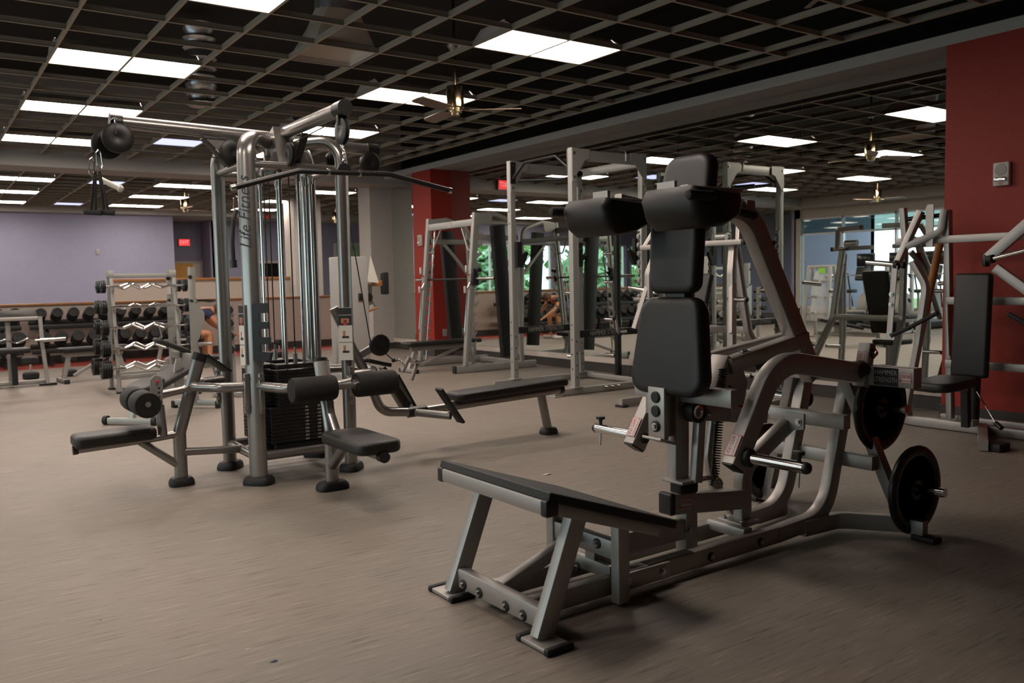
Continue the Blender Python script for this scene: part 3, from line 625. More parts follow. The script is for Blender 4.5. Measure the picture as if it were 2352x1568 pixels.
    mt = P('main_frame_tube', B().rt([(1.22, -0.01, 1.672), (1.52, -0.01, 1.650), (2.045, -0.01, 0.80)], 0.078, 0.105, (0, 0, 1), 0.24, 0.010, 10)); mt['label'] = 'thick bent silver tube carrying the shoulder yoke'
    P('yoke_bar', B().rt([(1.27, -0.24, 1.645), (1.27, 0.24, 1.645)], 0.055, 0.055))
    sticker(t, (0.975, -0.2305, 1.686), (1, 0, -0.16), (0.16, 0, 1), 0.075, 0.050)
    P('lever_plate', B().rt([(1.11, -0.06, 0.718), (1.60, -0.06, 0.650)], 0.03, 0.085)); P('lever_bushing', B().lathe((1.10, -0.085, 0.718), (0, 1, 0), [(0.03, 0), (0.052, 0.002), (0.052, 0.06), (0.03, 0.062)], 24), 'plastic_black'); P('bushing_ring', B().lathe((1.085, -0.088, 0.72), (0, -1, 0), [(0.028, 0), (0.032, 0.004), (0.022, 0.006), (0.02, 0), ], 20), 'chrome')
    P('bolt', B().bolt((1.175, -0.077, 0.702), (0, -1, 0), 0.016, 0.014), 'steel')
    wl = P('warning_label', B().box((1.40, -0.0762, 0.678), (0.15, 0.0014, 0.088), 0, Matrix.Rotation(math.radians(7.9), 3, 'Y')), 'sticker_white', smooth=False); wl['label'] = 'white warning label with orange header'
    Rl = Matrix.Rotation(math.radians(7.9), 3, 'Y')
    mk('header', B().box(V((1.40, -0.0773, 0.678))+Rl @ V((0, 0, 0.035)), (0.146, 0.001, 0.016), 0, Rl), 'sticker_orange', wl, False)
    text_mesh('header_text', 'WARNING', 0.013, 'ink', V((1.40, -0.0782, 0.678))+Rl @ V((0, 0, 0.035)), Rl @ V((1, 0, 0)), Rl @ V((0, 0, 1)), wl)
    for k_ in range(8): mk('text_line', B().box(V((1.395, -0.0773, 0.678))+Rl @ V((-0.006*(k_ % 3), 0, 0.021-0.0085*k_)), (0.128-0.012*(k_ % 3), 0.0008, 0.0032), 0, Rl), 'ink_grey', wl, False)
    P('side_bracket', B().prism([(-.08, -.10), (.06, -.13), (.10, .02), (.05, .12), (-.05, .12)], (1.43, 0.0, 0.79), (1, 0, 0), (0, 0, 1), 0.016)); P('bolt', B().bolt((1.39, -0.012, 0.80), (0, -1, 0), 0.018, 0.02), 'steel')
    P('spring_post', B().rt([(1.36, 0.06, 0.66), (1.325, 0.06, 0.46), (1.36, 0.06, 0.31), (1.50, 0.06, 0.16)], 0.03, 0.055, (1, 0, 0), 0.08))
    n = 46; a_, c_ = V((1.305, -0.045, 0.90)), V((1.240, -0.045, 0.345)); pts = []
    ax_ = (c_-a_).normalized(); s1, s2 = frame_from(ax_, (1, 0, 0))
    for k_ in range(n*8+1):
        f_ = k_/(n*8); an = 2*PI*k_/8; pts.append(a_+(c_-a_)*f_+(s1*math.cos(an)+s2*math.sin(an))*0.019)
    P('coil_spring', B().sweep(pts, [(0.0033*math.cos(2*PI*j/5), 0.0033*math.sin(2*PI*j/5)) for j in range(5)]), 'black_steel')
    P('spring_rod', B().cyl((1.09, -0.045, 0.398), (1.255, -0.045, 0.385), 0.012, 12)); P('spring_nut', B().bolt((1.245, -0.06, 0.36), (0, -1, 0), 0.022, 0.024), 'steel')
    # pads ----------------------------------------------------------------
    def trap_pad(name, z0, z1, w0, w1, u0, u1, th, rc, lab=None):
        b = B(); prof = []; hz = (z1-z0)
        def outline(ins):
            pts_ = []
            cor = [(w0-ins, z0+ins, 'br'), (w1-ins, z1-ins, 'tr'), (-w1+ins, z1-ins, 'tl'), (-w0+ins, z0+ins, 'bl')]
            q = [V((c[0], c[1], 0)) for c in cor]; out = fillet([(q[3]+q[0])/2]+q+[(q[3]+q[0])/2], max(rc-ins, 0.01), 6); return out[:-1]
        rings = []
        for (du, ins) in ((th, 0.012), (th*.9, 0.004), (th*.75, 0.0), (th*.28, 0.0), (th*.12, 0.006), (th*.03, 0.018), (0.0, 0.035)):
            rings.append([V((u0+(u1-u0)*(p.y-z0)/hz+du, p.x, p.y)) for p in outline(ins)])
        m_ = len(rings[0]); b.v = [p for r_ in rings for p in r_]
        for i in range(len(rings)-1):
            for j in range(m_): b.f.append((i*m_+j, i*m_+(j+1) % m_, (i+1)*m_+(j+1) % m_, (i+1)*m_+j))
        b.f += [tuple(range(m_)), tuple(reversed(range((len(rings)-1)*m_, len(rings)*m_)))]
        o = P(name, b, 'vinyl', ang=0.9)
        if lab: o['label'] = lab
    trap_pad('back_pad', 0.80, 1.245, 0.235, 0.178, 0.945, 0.985, 0.085, 0.085, 'black vinyl lower back pad'); trap_pad('upper_pad', 1.262, 1.66, 0.142, 0.150, 0.995, 1.02, 0.075, 0.05, 'black vinyl upper back pad')
    trap_pad('head_pad', 1.525, 1.895, 0.158, 0.140, 1.05, 1.115, 0.075, 0.075, 'black vinyl head pad')
    P('pad_spine', B().rt([(1.085, 0, 0.85), (1.13, 0, 1.60), (1.27, 0, 1.66)], 0.06, 0.05, (1, 0, 0), 0.05))
    P('pad_mount', B().box((1.06, 0, 1.252), (0.05, 0.11, 0.03)), 'plastic_black')
    for s in (-1, 1): sticker(t, (1.061, s*0.31, 0.603), (0.53, 0, 0.85), (0, 1, 0), 0.10, 0.058)
    return t
v_squat()
def sq(u, v, z):
    a = math.radians(0.5); return (0.685+u*math.cos(a)-v*math.sin(a), -6.178+u*math.sin(a)+v*math.cos(a), z)
weight_plate(sq(2.24, -0.285, 0.642), (0, 1, 0), 'black grip weight plate on the upper right storage horn of the squat machine', spin=0.25)
weight_plate(sq(2.275, -0.455, 0.240), (0, 1, 0), 'black grip weight plate almost touching the floor at the squat machine right rear', spin=0.1)
weight_plate(sq(2.275, 0.455, 0.240), (0, 1, 0), 'black grip weight plate low on the far side of the squat machine', spin=0.5)
# ------------------------------------------------------------------ four-station cable tower
JC = V((1.05, -2.965, 0))
def jungle():
    t = thing('cable_tower', 'tall dark silver four-station cable tower with weight stacks and bench seats', 'gym machine', JC)
    M_ = Matrix.Translation(-JC); S = 'platinum'
    def P(name, b, m=S, par=t, **k): return mk(name, b.xf(M_), m, par, **k)
    xs, ys_ = (0.715, 1.390), (-3.28, -2.645)
    def foot(x, y, w_=0.17, d_=0.12, a=0.0):
        R = Matrix.Rotation(a, 3, 'Z'); b = B()
        ring = lambda s_, z: [V((x, y, z))+R @ V((w_/2*s_*math.copysign(abs(math.cos(q))**0.6, math.cos(q)), d_/2*s_*math.copysign(abs(math.sin(q))**0.6, math.sin(q)), 0)) for q in [2*PI*k/16 for k in range(16)]]
        vs = ring(1.0, 0.0)+ring(1.03, 0.015)+ring(0.96, 0.04)+ring(0.80, 0.055); fs = [(i*16+k, i*16+(k+1) % 16, (i+1)*16+(k+1) % 16, (i+1)*16+k) for i in range(3) for k in range(16)]
        b.add(vs, fs+[tuple(range(15, -1, -1)), tuple(range(48, 64))]); P('rubber_foot', b, 'rubber')
    for ix, x in enumerate(xs):
        for iy, y in enumerate(ys_):
            dx, dy = (1 if ix == 0 else -1), (1 if iy == 0 else -1); dg = V((dx, dy, 0)).normalized()
            top = V((x, y, 2.335)); end = top+dg*0.33+V((0, 0, -0.01))
            P('corner_post', B().ot([(x, y, 0.03), top, end], 0.125, 0.085, dg, 0.14, 18, 8))
            foot(x, y, 0.20, 0.15, PI/4 if dx*dy < 0 else -PI/4)
    for x in xs: P('top_rail', B().ct([(x, ys_[0], 2.14), (x, ys_[1], 2.14)], 0.024)); P('base_rail', B().ct([(x, ys_[0], 0.185), (x, ys_[1], 0.185)], 0.032))
    for y in ys_: P('top_rail', B().ct([(xs[0], y, 2.14), (xs[1], y, 2.14)], 0.024)); P('base_rail', B().ct([(xs[0], y, 0.185), (xs[1], y, 0.185)], 0.032))
    cx, cy = 1.05, -2.965
    P('hub', B().lathe((cx, cy, 2.10), (0, 0, 1), [(0.06, 0), (0.13, 0.0), (0.13, 0.05), (0.10, 0.08), (0.10, 0.22), (0.125, 0.24), (0.125, 0.285), (0.06, 0.30), (0, 0.30)], 24), 'platinum')
    P('hub_plate', B().prism([(-.18, 0), (.18, 0), (.08, .16), (-.08, .16)], (cx, cy-0.2, 2.12), (1, 0, 0), (0, 0, 1), 0.012)); P('hub_plate', B().prism([(-.18, 0), (.18, 0), (.08, .16), (-.08, .16)], (cx-0.2, cy, 2.12), (0, 1, 0), (0, 0, 1), 0.012))
    def pulley(par, c, ax, r, w_=0.03):
        ax = V(ax).normalized(); c = V(c)
        p_ = P('pulley', B().lathe(c-ax*w_/2, ax, [(0.012, 0), (r*.3, -0.004), (r*.85, -0.004), (r, 0.002), (r, w_*.3), (r*.86, w_*.5), (r, w_*.7), (r, w_-0.002), (r*.85, w_+0.004), (r*.3, w_+0.004), (0.012, w_)], 32), 'plastic_black')
        mk('pulley_bolt', B().bolt(c-ax*(w_/2+0.004), -ax, 0.011, 0.008).xf(M_), 'brass', p_)
        return p_
    # arm towards the rope station
    P('overhead_arm', B().ot([(0.98, cy, 2.375), (-0.03, cy, 2.398)], 0.075, 0.088, (0, 0, 1), 0, 18)); P('arm_cap', B().ot([(0.03, cy, 2.397), (-0.045, cy, 2.399)], 0.084, 0.100, (0, 0, 1), 0, 18), 'plastic_black')
    P('pulley_bracket', B().prism([(0, 0), (.30, -.04), (.29, -.13), (.20, -.19)], (0.515, cy-0.055, 2.345), (1, 0, 0), (0, 0, 1), 0.008)); P('pulley_guard', B().rt([(0.52, cy-0.02, 2.33), (0.60, cy-0.02, 2.25), (0.66, cy-0.02, 2.165), (0.75, cy-0.02, 2.14)], 0.09, 0.006, (0, 0, 1), 0.08), 'plastic_black')
    pulley(t, (0.705, cy-0.075, 2.245), (0, -1, 0), 0.086, 0.034); pulley(t, (-0.018, cy-0.085, 2.282), (0, -1, 0), 0.094, 0.034); pulley(t, (-0.06, cy+0.03, 2.255), (0, -1, 0), 0.094, 0.034)
    P('swivel_yoke', B().rt([(-0.03, cy-0.10, 2.40), (-0.03, cy-0.10, 2.30)], 0.03, 0.008, (1, 0, 0)).rt([(-0.03, cy+0.05, 2.40), (-0.03, cy+0.05, 2.30)], 0.03, 0.008, (1, 0, 0)).rt([(-0.03, cy-0.10, 2.40), (-0.03, cy+0.05, 2.40)], 0.03, 0.012), 'steel')
    P('cable', B().ct([(0.69, cy-0.075, 2.330), (-0.01, cy-0.085, 2.365)], 0.004, n=6), 'cable'); P('cable', B().ct([(0.63, cy-0.075, 2.20), (0.04, cy-0.085, 2.21)], 0.004, n=6), 'cable')
    # arm towards the pulldown station
    P('overhead_arm', B().ot([(1.04, -3.03, 2.365), (1.04, -3.12, 2.385), (1.04, -4.10, 2.385)], 0.088, 0.085, (0, 0, 1), 0.03, 18)); P('arm_cap', B().ot([(1.04, -4.04, 2.385), (1.04, -4.15, 2.385)], 0.098, 0.096, (0, 0, 1), 0, 18), 'plastic_black')
    P('arm_neck', B().prism([(0, 0), (.14, 0), (.20, .26), (.10, .30)], (1.00, -3.26, 2.12), (0, 1, 0), (0, 0, 1), 0.10)); P('arm_strut', B().rt([(1.075, -3.42, 2.34), (1.075, -3.20, 2.12)], 0.05, 0.022, (0, 1, 0)), 'plastic_black')
    pulley(t, (1.04, -4.09, 2.252), (-1, 0, 0), 0.080, 0.032); pulley(t, (1.01, -3.30, 2.215), (-1, 0, 0), 0.080, 0.032); P('pulley_hanger', B().box((1.04, -4.09, 2.33), (0.06, 0.03, 0.09), 0.004), 'plastic_black')
    P('cable', B().ct([(1.04, -3.30, 2.297), (1.04, -4.09, 2.332)], 0.004, n=6), 'cable')
    # arms away from the camera
    P('overhead_arm', B().ot([(1.12, cy, 2.36), (1.80, cy, 2.34)], 0.075, 0.085, (0, 0, 1), 0, 16)); P('arm_cap', B().ot([(1.74, cy, 2.342), (1.83, cy, 2.339)], 0.084, 0.098, (0, 0, 1), 0, 16), 'plastic_black')
    P('overhead_arm', B().ot([(1.05, -2.85, 2.36), (1.05, -2.15, 2.36)], 0.085, 0.075, (0, 0, 1), 0, 16)); pulley(t, (1.47, cy-0.06, 2.24), (0, -1, 0), 0.085); pulley(t, (1.74, cy-0.05, 2.24), (0, -1, 0), 0.08)
    # weight stacks: rods, plates, top plate
    nums = ['260', '240', '220', '200', '180', '160', '140', '120', '100', '85']
    for si, (sx, sy, ax) in enumerate(((1.045, -3.165, 'x'), (0.855, -2.965, 'y'), (1.255, -2.965, 'y'), (1.045, -2.76, 'x'))):
        al = V((1, 0, 0)) if ax == 'x' else V((0, 1, 0)); c = V((sx, sy, 0)); wide = 0.42
        for e in (-0.065, 0.065):
            q = c+al*e; r_ = P('guide_rod', B().cyl(q+V((0, 0, 0.20)), q+V((0, 0, 2.11)), 0.0125, 12), 'chrome'); mk('rod_sleeve', B().cyl(q+V((0, 0, 2.055)), q+V((0, 0, 2.115)), 0.020, 12).xf(M_), 'steel', r_)
        sh = None
        for k in range(20):
            wd = wide if k < 10 else 0.36; off = al*(0.0 if k < 10 else 0.03)
            d = (wd, 0.125, 0.0235) if ax == 'x' else (0.125, wd, 0.0235)
            pl_ = P('stack_plate', B().box(c+off+V((0, 0, 0.258+0.025*k)), d, 0.003), 'iron_black')
            if si in (0, 1) and k < 10:
                f = V((0, -1, 0)) if si == 0 else V((-1, 0, 0)); rd = V((1, 0, 0)) if si == 0 else V((0, -1, 0))
                for e in ((0.045, 0.135) if si == 0 else (-0.03, 0.03)):
                    text_mesh('number', nums[k], 0.019 if si == 0 else 0.016, 'device_white', c+f*0.0632+rd*e+V((0, 0, 0.258+0.025*k))-JC, rd, (0, 0, 1), pl_)
        P('top_plate', B().box(c+V((0, 0, 0.775)), (0.30, 0.125, 0.03) if ax == 'x' else (0.125, 0.30, 0.03), 0.004), 'plastic_black')
        P('selector_stem', B().cyl(c+V((0, 0, 0.79)), c+V((0, 0, 0.86)), 0.016, 10).cyl(c+V((0, 0, 0.86)), c+V((0, 0, 0.90)), 0.008, 8), 'steel')
        P('cable', B().cyl(c+V((0, 0, 0.90)), c+V((0, 0, 2.12)), 0.0045, 6), 'cable')
        P('stack_base', B().box(c+V((0, 0, 0.215)), (0.36, 0.10, 0.05) if ax == 'x' else (0.10, 0.36, 0.05), 0.004), 'plastic_black')
    for e in (-0.15, 0.16): P('cable', B().cyl((1.04+e, -3.10, 0.3), (1.04+e, -3.10, 2.12), 0.0045, 6), 'cable')
    # mid rails around the stations
    P('mid_rail', B().ct([(0.70, -3.27, 0.665), (0.50, -3.20, 0.665), (0.395, -3.05, 0.665), (0.395, -2.88, 0.665), (0.50, -2.74, 0.665), (0.70, -2.66, 0.665)], 0.033, 0.12)); P('mid_rail', B().ct([(0.73, -3.30, 0.665), (0.80, -3.54, 0.665), (0.95, -3.64, 0.665), (1.13, -3.64, 0.665), (1.30, -3.54, 0.665), (1.38, -3.30, 0.665)], 0.033, 0.12)); P('mid_rail', B().ct([(1.40, -3.27, 0.68), (1.62, -3.18, 0.68), (1.70, -3.05, 0.68), (1.70, -2.88, 0.68), (1.62, -2.76, 0.68), (1.40, -2.66, 0.68)], 0.033, 0.12))
    for (x, y) in ((0.655, -3.285), (0.735, -3.345), (0.655, -2.645), (1.375, -3.35)):
        br = P('rail_bracket', B().box((x, y, 0.62), (0.035, 0.035, 0.27), 0.006)); 
        for z in (0.72, 0.53): mk('bolt', B().bolt((x-0.012, y-0.018, z), (-0.5, -1, 0), 0.010, 0.010).xf(M_), 'steel', br)
    # station 1: kneeling bench and foam rollers
    P('station_post', B().ot([(0.29, cy, 0.03), (0.29, cy, 0.36), (0.445, cy, 0.86)], 0.062, 0.088, (1, 0, 0), 0.10, 16)); foot(0.29, cy, 0.16, 0.13); P('post_cap', B().ot([(0.435, cy, 0.835), (0.453, cy, 0.885)], 0.070, 0.096, (1, 0, 0), 0, 16), 'plastic_black')
    P('strap_plate', B().rt([(0.47, cy+0.02, 0.875), (0.66, cy+0.12, 0.74)], 0.10, 0.016), 'rubber')
    P('spacer_tube', B().ct([(0.31, cy, 0.225), (0.70, cy, 0.195)], 0.028)); P('bench_rail', B().ct([(0.28, cy, 0.352), (0.10, cy, 0.338), (-0.345, cy, 0.322)], 0.026)); P('bench_brace', B().ct([(0.285, cy, 0.13), (0.045, cy, 0.325)], 0.026)); P('rail_end', B().ct([(-0.33, cy, 0.322), (-0.36, cy, 0.321)], 0.030), 'plastic_black')
    P('bench_pad', B().pad((-0.115, cy, 0.382), (0.49, 0.25, 0.078), 0.026, Matrix.Rotation(-0.025, 3, 'Y'), 4, 0.05), 'vinyl', ang=0.9)['label'] = 'black vinyl kneeling bench pad'
    P('roller_stem', B().ot([(0.185, cy, 0.35), (0.172, cy, 0.56)], 0.075, 0.06, (1, 0, 0), 0, 14)); P('roller_stem_inner', B().ot([(0.172, cy, 0.56), (0.165, cy, 0.66)], 0.055, 0.045, (1, 0, 0), 0, 14)); P('roller_arm', B().ot([(0.355, cy, 0.648), (0.05, cy, 0.61)], 0.035, 0.05, (0, 0, 1), 0, 12)); P('arm_pivot', B().cyl((0.355, cy-0.045, 0.648), (0.355, cy+0.045, 0.648), 0.025, 14), 'steel')
    P('adjust_plate', B().prism([(-.04, -.08), (.035, -.08), (.045, .03), (.03, .075), (-.005, .085), (-.035, .06)], (0.150, cy-0.03, 0.675), (1, 0, 0), (0, 0, 1), 0.012), 'silver_pale'); 
    for z in (0.615, 0.645, 0.675): P('adjust_hole', B().disc((0.165, cy-0.036, z), (0, -1, 0), 0.008, 0.002), 'ink')
    P('adjust_pin', B().cyl((0.158, cy-0.036, 0.72), (0.158, cy-0.055, 0.72), 0.009, 10), 'sticker_red'); P('roller_shaft', B().cyl((0.05, cy-0.25, 0.60), (0.05, cy+0.25, 0.60), 0.018, 12), 'chrome')
    def roller(a, b_, r):
        a, b_ = V(a), V(b_); d_ = (b_-a).normalized(); L_ = (b_-a).length
        o = P('foam_roller', B().lathe(a, d_, [(r*.5, 0.004), (r*.93, 0), (r, 0.012), (r, L_-0.012), (r*.93, L_), (r*.5, L_-0.004)], 28), 'foam'); o['label'] = 'black foam roller'
        mk('roller_cap', B().lathe(a-d_*0.002, d_, [(0, 0), (r*.86, 0), (r*.86, 0.01), (0, 0.01)], 24).xf(M_), 'plastic_black', o); return o
    roller((0.052, cy-0.235, 0.592), (0.052, cy-0.035, 0.592), 0.084); roller((0.052, cy+0.235, 0.592), (0.052, cy+0.035, 0.592), 0.084)
    # station 2: pulldown seat
    P('station_post', B().ot([(1.045, -3.745, 0.03), (1.045, -3.745, 0.40), (1.045, -3.62, 0.82)], 0.088, 0.066, (0, 1, 0), 0.10, 16)); foot(1.045, -3.745, 0.21, 0.13); P('post_cap', B().ot([(1.045, -3.625, 0.80), (1.045, -3.612, 0.85)], 0.098, 0.076, (0, 1, 0), 0, 16), 'plastic_black')
    P('post_shroud', B().ot([(1.045, -3.665, 0.70), (1.045, -3.628, 0.828)], 0.105, 0.07, (0, 1, 0), 0, 16), 'silver_pale'); P('warning_triangle', B().prism([(-.022, -.018), (.022, -.018), (0, .022)], (1.045, -3.695, 0.735), (1, 0, 0), (0, 0.28, 1), 0.003), 'sticker_orange', smooth=False)
    P('roller_shaft', B().cyl((0.815, -3.735, 0.667), (1.505, -3.735, 0.667), 0.021, 14), 'platinum')
    for (a, b_) in ((0.795, 1.085), (1.235, 1.52)): roller((a, -3.735, 0.667), (b_, -3.735, 0.667), 0.082)
    for x in (1.09, 1.225): P('shaft_collar', B().cyl((x, -3.735, 0.667), (x+0.012, -3.735, 0.667), 0.036, 18), 'steel')
    P('roller_post', B().rt([(1.045, -3.72, 0.66), (1.045, -3.755, 0.50), (1.045, -3.85, 0.38)], 0.05, 0.03, (0, 1, 0), 0.05))
    P('seat_strut', B().ot([(1.045, -3.76, 0.16), (1.045, -4.02, 0.36)], 0.075, 0.062, (0, 0, 1), 0, 14)); P('seat_rail', B().ot([(1.045, -3.78, 0.335), (1.045, -4.50, 0.332)], 0.06, 0.055, (0, 0, 1), 0, 14)); P('rail_end', B().ot([(1.045, -4.47, 0.332), (1.045, -4.52, 0.331)], 0.07, 0.064, (0, 0, 1), 0, 14), 'plastic_black')
    P('seat_pad', B().pad((1.035, -4.21, 0.385), (0.29, 0.60, 0.075), 0.026, None, 4, 0.07), 'vinyl', ang=0.9)['label'] = 'black vinyl pulldown seat pad'
    # station 3: low row
    P('row_post', B().ct([(1.42, -2.99, 1.16), (1.66, -3.03, 0.62), (1.755, -3.04, 0.355), (2.05, -3.05, 0.325), (3.47, -3.075, 0.378)], 0.036, 0.13, 14)); P('rail_end', B().ct([(3.455, -3.075, 0.377), (3.495, -3.075, 0.379)], 0.040), 'plastic_black')
    P('row_pad', B().pad((2.935, -3.065, 0.432), (1.12, 0.26, 0.068), 0.024, Matrix.Rotation(-0.036, 3, 'Y'), 4, 0.05), 'vinyl', ang=0.9)['label'] = 'long black vinyl rowing bench pad'
    P('row_leg', B().ot([(3.265, -3.07, 0.35), (3.335, -3.07, 0.03)], 0.06, 0.085, (1, 0, 0), 0, 14)); foot(3.34, -3.07, 0.15, 0.13)
    P('foot_bar', B().ot([(2.02, -3.05, 0.325), (2.20, -3.33, 0.31)], 0.05, 0.06, (0, 0, 1), 0, 12)); P('foot_bar', B().ot([(2.02, -3.05, 0.325), (2.15, -2.77, 0.33)], 0.05, 0.06, (0, 0, 1), 0, 12)); P('rail_sleeve', B().ct([(1.98, -3.05, 0.327), (2.14, -3.052, 0.331)], 0.042), 'plastic_black')
    for (y, x0, z0, x1, z1) in ((-3.34, 2.095, 0.53, 2.285, 0.255), (-2.76, 2.03, 0.60, 2.215, 0.27)):
        P('foot_pedal', B().rt([(x0, y, z0), (x1, y, z1)], 0.11, 0.022, (0.8, 0, 0.6), 0, 0.008), 'rubber')
    P('row_frame', B().rt([(1.80, -3.00, 0.66), (1.98, -3.00, 0.36)], 0.10, 0.05, (1, 0, 0.6)).rt([(1.86, -2.86, 0.68), (2.08, -2.86, 0.36)], 0.09, 0.03, (1, 0, 0.6)), 'plastic_black'); P('row_box', B().box((1.735, -3.03, 0.735), (0.20, 0.13, 0.03), 0.006, Matrix.Rotation(0.25, 3, 'Y')), 'plastic_black')
    pulley(t, (1.752, -3.06, 0.868), (0, -1, 0), 0.082, 0.034); P('pulley_bracket', B().rt([(1.60, -3.03, 0.80), (1.752, -3.03, 0.868)], 0.05, 0.05)); P('cable', B().ct([(1.475, -3.06, 2.20), (1.675, -3.06, 0.90)], 0.0045, n=6), 'cable'); P('cable', B().ct([(1.80, -3.06, 0.80), (1.875, -3.06, 0.735)], 0.0045, n=6), 'cable'); P('cable_ball', B().lathe((1.865, -3.06, 0.745), (0, 0, 1), [(0, -.018), (.013, -.012), (.018, 0), (.013, .012), (0, .018)], 14), 'plastic_black')
    # handle rack, placards and lettering
    hr = P('handle_rack', B().prism([(-.035, -.19), (.075, -.19), (.085, -.135), (.01, -.13), (.01, -.085), (.075, -.08), (.075, -.035), (.01, -.035), (.01, .02), (.07, .02), (.07, .065), (.01, .07), (.01, .125), (.06, .125), (.06, .19), (-.03, .19)], (0.735, -3.335, 1.03), (0.78, -0.62, 0), (0, 0, 1), 0.05), 'plastic_black')
    def placard(o, ax, w_, h_, lab):
        ax = V(ax).normalized(); ay = V((0, 0, 1)); nn = ax.cross(ay); R = Matrix((ax, ay, nn)).transposed(); o = V(o)
        pc = P('placard', B().box(o, (w_, h_, 0.003), 0, R), 'paper', smooth=False); pc['label'] = lab
        f = o+nn*0.0022
        def q(cx_, cy_, a, b_, m, nm): mk(nm, B().box(f+ax*cx_*w_+ay*cy_*h_, (a*w_, b_*h_, 0.001), 0, R).xf(M_), m, pc, False)
        q(0, 0.43, 1.0, 0.13, 'ink', 'header'); q(0, 0.26, 1.0, 0.19, 'ink', 'photo_panel'); q(-0.1, -0.0, 0.18, 0.12, 'skin_print', 'figure'); q(0.0, -0.06, 0.5, 0.04, 'ink', 'figure_seat'); q(-0.1, -0.28, 0.18, 0.12, 'skin_print', 'figure'); q(0, -0.34, 0.5, 0.04, 'ink', 'figure_seat'); q(0, -0.16, 1.0, 0.008, 'ink', 'divider')
        f = f+nn*0.001
        q(0.0, 0.25, 0.6, 0.09, 'skin_print', 'figure'); q(0.0, 0.22, 0.25, 0.10, 'sticker_red', 'figure_shirt')
    placard((1.350, -3.345, 0.985), (0.80, -0.6, 0), 0.095, 0.37, 'exercise instruction placard'); placard((0.642, -3.278, 1.01), (0.35, -0.93, 0), 0.05, 0.40, 'narrow exercise instruction placard')
    text_mesh('lettering', 'Life Fitness', 0.115, 'ink', V((0.685, -3.310, 1.815))-JC, (0, 0, 1), (-0.707, 0.707, 0), t, shear=0.3, sx=0.92)['label'] = 'black script lettering reading Life Fitness'
    return t
jungle()
# things hanging on the tower
t = thing('pulldown_bar', 'long bent black pulldown bar hanging from the cable tower front arm', 'bar', (1.04, -4.10, 2.005), -0.02)
mk('bar', B().ct([(-0.655, 0, -0.115), (-0.28, 0, -0.005), (0.30, 0, 0.005), (0.72, 0, -0.075)], 0.0165, 0.12, 12), 'black_steel', t)
for (a, b_) in (((-0.655, 0, -0.115), (-0.68, 0, -0.122)), ((0.72, 0, -0.075), (0.742, 0, -0.079))): mk('end_cap', B().cyl(a, b_, 0.0185, 14), 'steel', t)
for x in (-0.10, 0.10): mk('ring', B().cyl((x-0.006, 0, 0.0), (x+0.006, 0, 0), 0.021, 16), 'steel', t)
mk('swivel_plate', B().prism([(-.05, -.015), (.05, -.015), (.03, .03), (0, .045), (-.03, .03)], (0, 0, 0.015), (1, 0, 0), (0, 0, 1), 0.012), 'black_steel', t)
for k in range(7):
    a = PI/2*(k % 2); c, s = math.cos(a), math.sin(a)
    mk('chain_link', B().ct([V((0.009*math.cos(q)*c, 0.009*math.cos(q)*s, 0.065+0.019*k+0.014*math.sin(q))) for q in [2*PI*j/10 for j in range(11)]], 0.003, n=6), 'chrome', t)
mk('cable_ball', B().lathe((0, 0, 0.215), (0, 0, 1), [(0, -.018), (.013, -.012), (.018, 0), (.013, .012), (0, .018)], 14), 'plastic_black', t)
def carabiner(par, c, s=1.0, tilt=0.0):
    pts = [(0, 0.055), (0.018, 0.04), (0.022, -0.035), (0.010, -0.055), (-0.010, -0.055), (-0.022, -0.035), (-0.018, 0.04), (0, 0.055)]
    ct, st = math.cos(tilt), math.sin(tilt)
    return mk('carabiner', B().ct([V(c)+V(((x*ct-z*st)*s, 0, (x*st+z*ct)*s)) for x, z in pts], 0.0045*s, 0.012, 8), 'chrome', par)
t = thing('strap_handle', 'pair of black strap handles on carabiners hanging from the left pulley arm', 'handle', (-0.125, -3.02, 2.13), 0.3); t.scale = (0.62, 0.62, 0.85)
carabiner(t, (0, 0, 0.02), 1.25, 0.1); carabiner(t, (-0.055, 0.05, -0.03), 1.2, -0.15)
for (x0, x1, y1) in ((-0.04, -0.075, 0.05), (-0.01, 0.02, -0.02)):
    h_ = mk('strap', B().rt([(x0, y1*.3, -0.07), (x1-0.012, y1, -0.36)], 0.028, 0.006, (0, 1, 0)).rt([(x0, y1*.3, -0.07), (x1+0.02, y1-0.03, -0.36)], 0.028, 0.006, (0, 1, 0)), 'rubber', t)
    mk('grip', B().cyl((x1-0.05, y1+0.06, -0.365), (x1+0.055, y1-0.08, -0.375), 0.020, 14), 'foam', h_)
tag(mk('tower_handle', B().cyl((0, 0, 0), (0.10, -0.06, -0.06), 0.018, 14).lathe((0.10, -0.06, -0.06), (0.85, -0.5, -0.5), [(0.022, 0), (0.026, 0.012), (0.018, 0.026), (0, 0.03)], 16), 'device_white'), 'pale knobbed pull handle behind the hanging strap handles', 'handle').location = (-0.07, -2.7, 2.06)
t = thing('triceps_rope', 'black triceps rope hanging on the far side of the cable tower', 'rope', (0.98, -2.20, 1.93)); carabiner(t, (0, 0, 0.05), 1.0)
mk('rope', B().ct([(0, 0, 0.0), (-0.03, -0.01, -0.08), (-0.045, -0.01, -0.25), (-0.04, 0, -0.40)], 0.017, 0.05, 10), 'rubber', t); mk('end_knob', B().cyl((-0.04, 0, -0.39), (-0.04, 0, -0.45), 0.028, 14), 'plastic_black', t)
t = thing('row_handle', 'chrome close-grip row handle resting on the low row frame', 'handle', (2.03, -2.98, 0.665), 0.1)
mk('bracket', B().rt([(-0.02, 0.0, 0.09), (0.02, 0, 0.05), (0.09, 0.0, 0.045)], 0.02, 0.03, (0, 1, 0), 0.02), 'chrome', t)
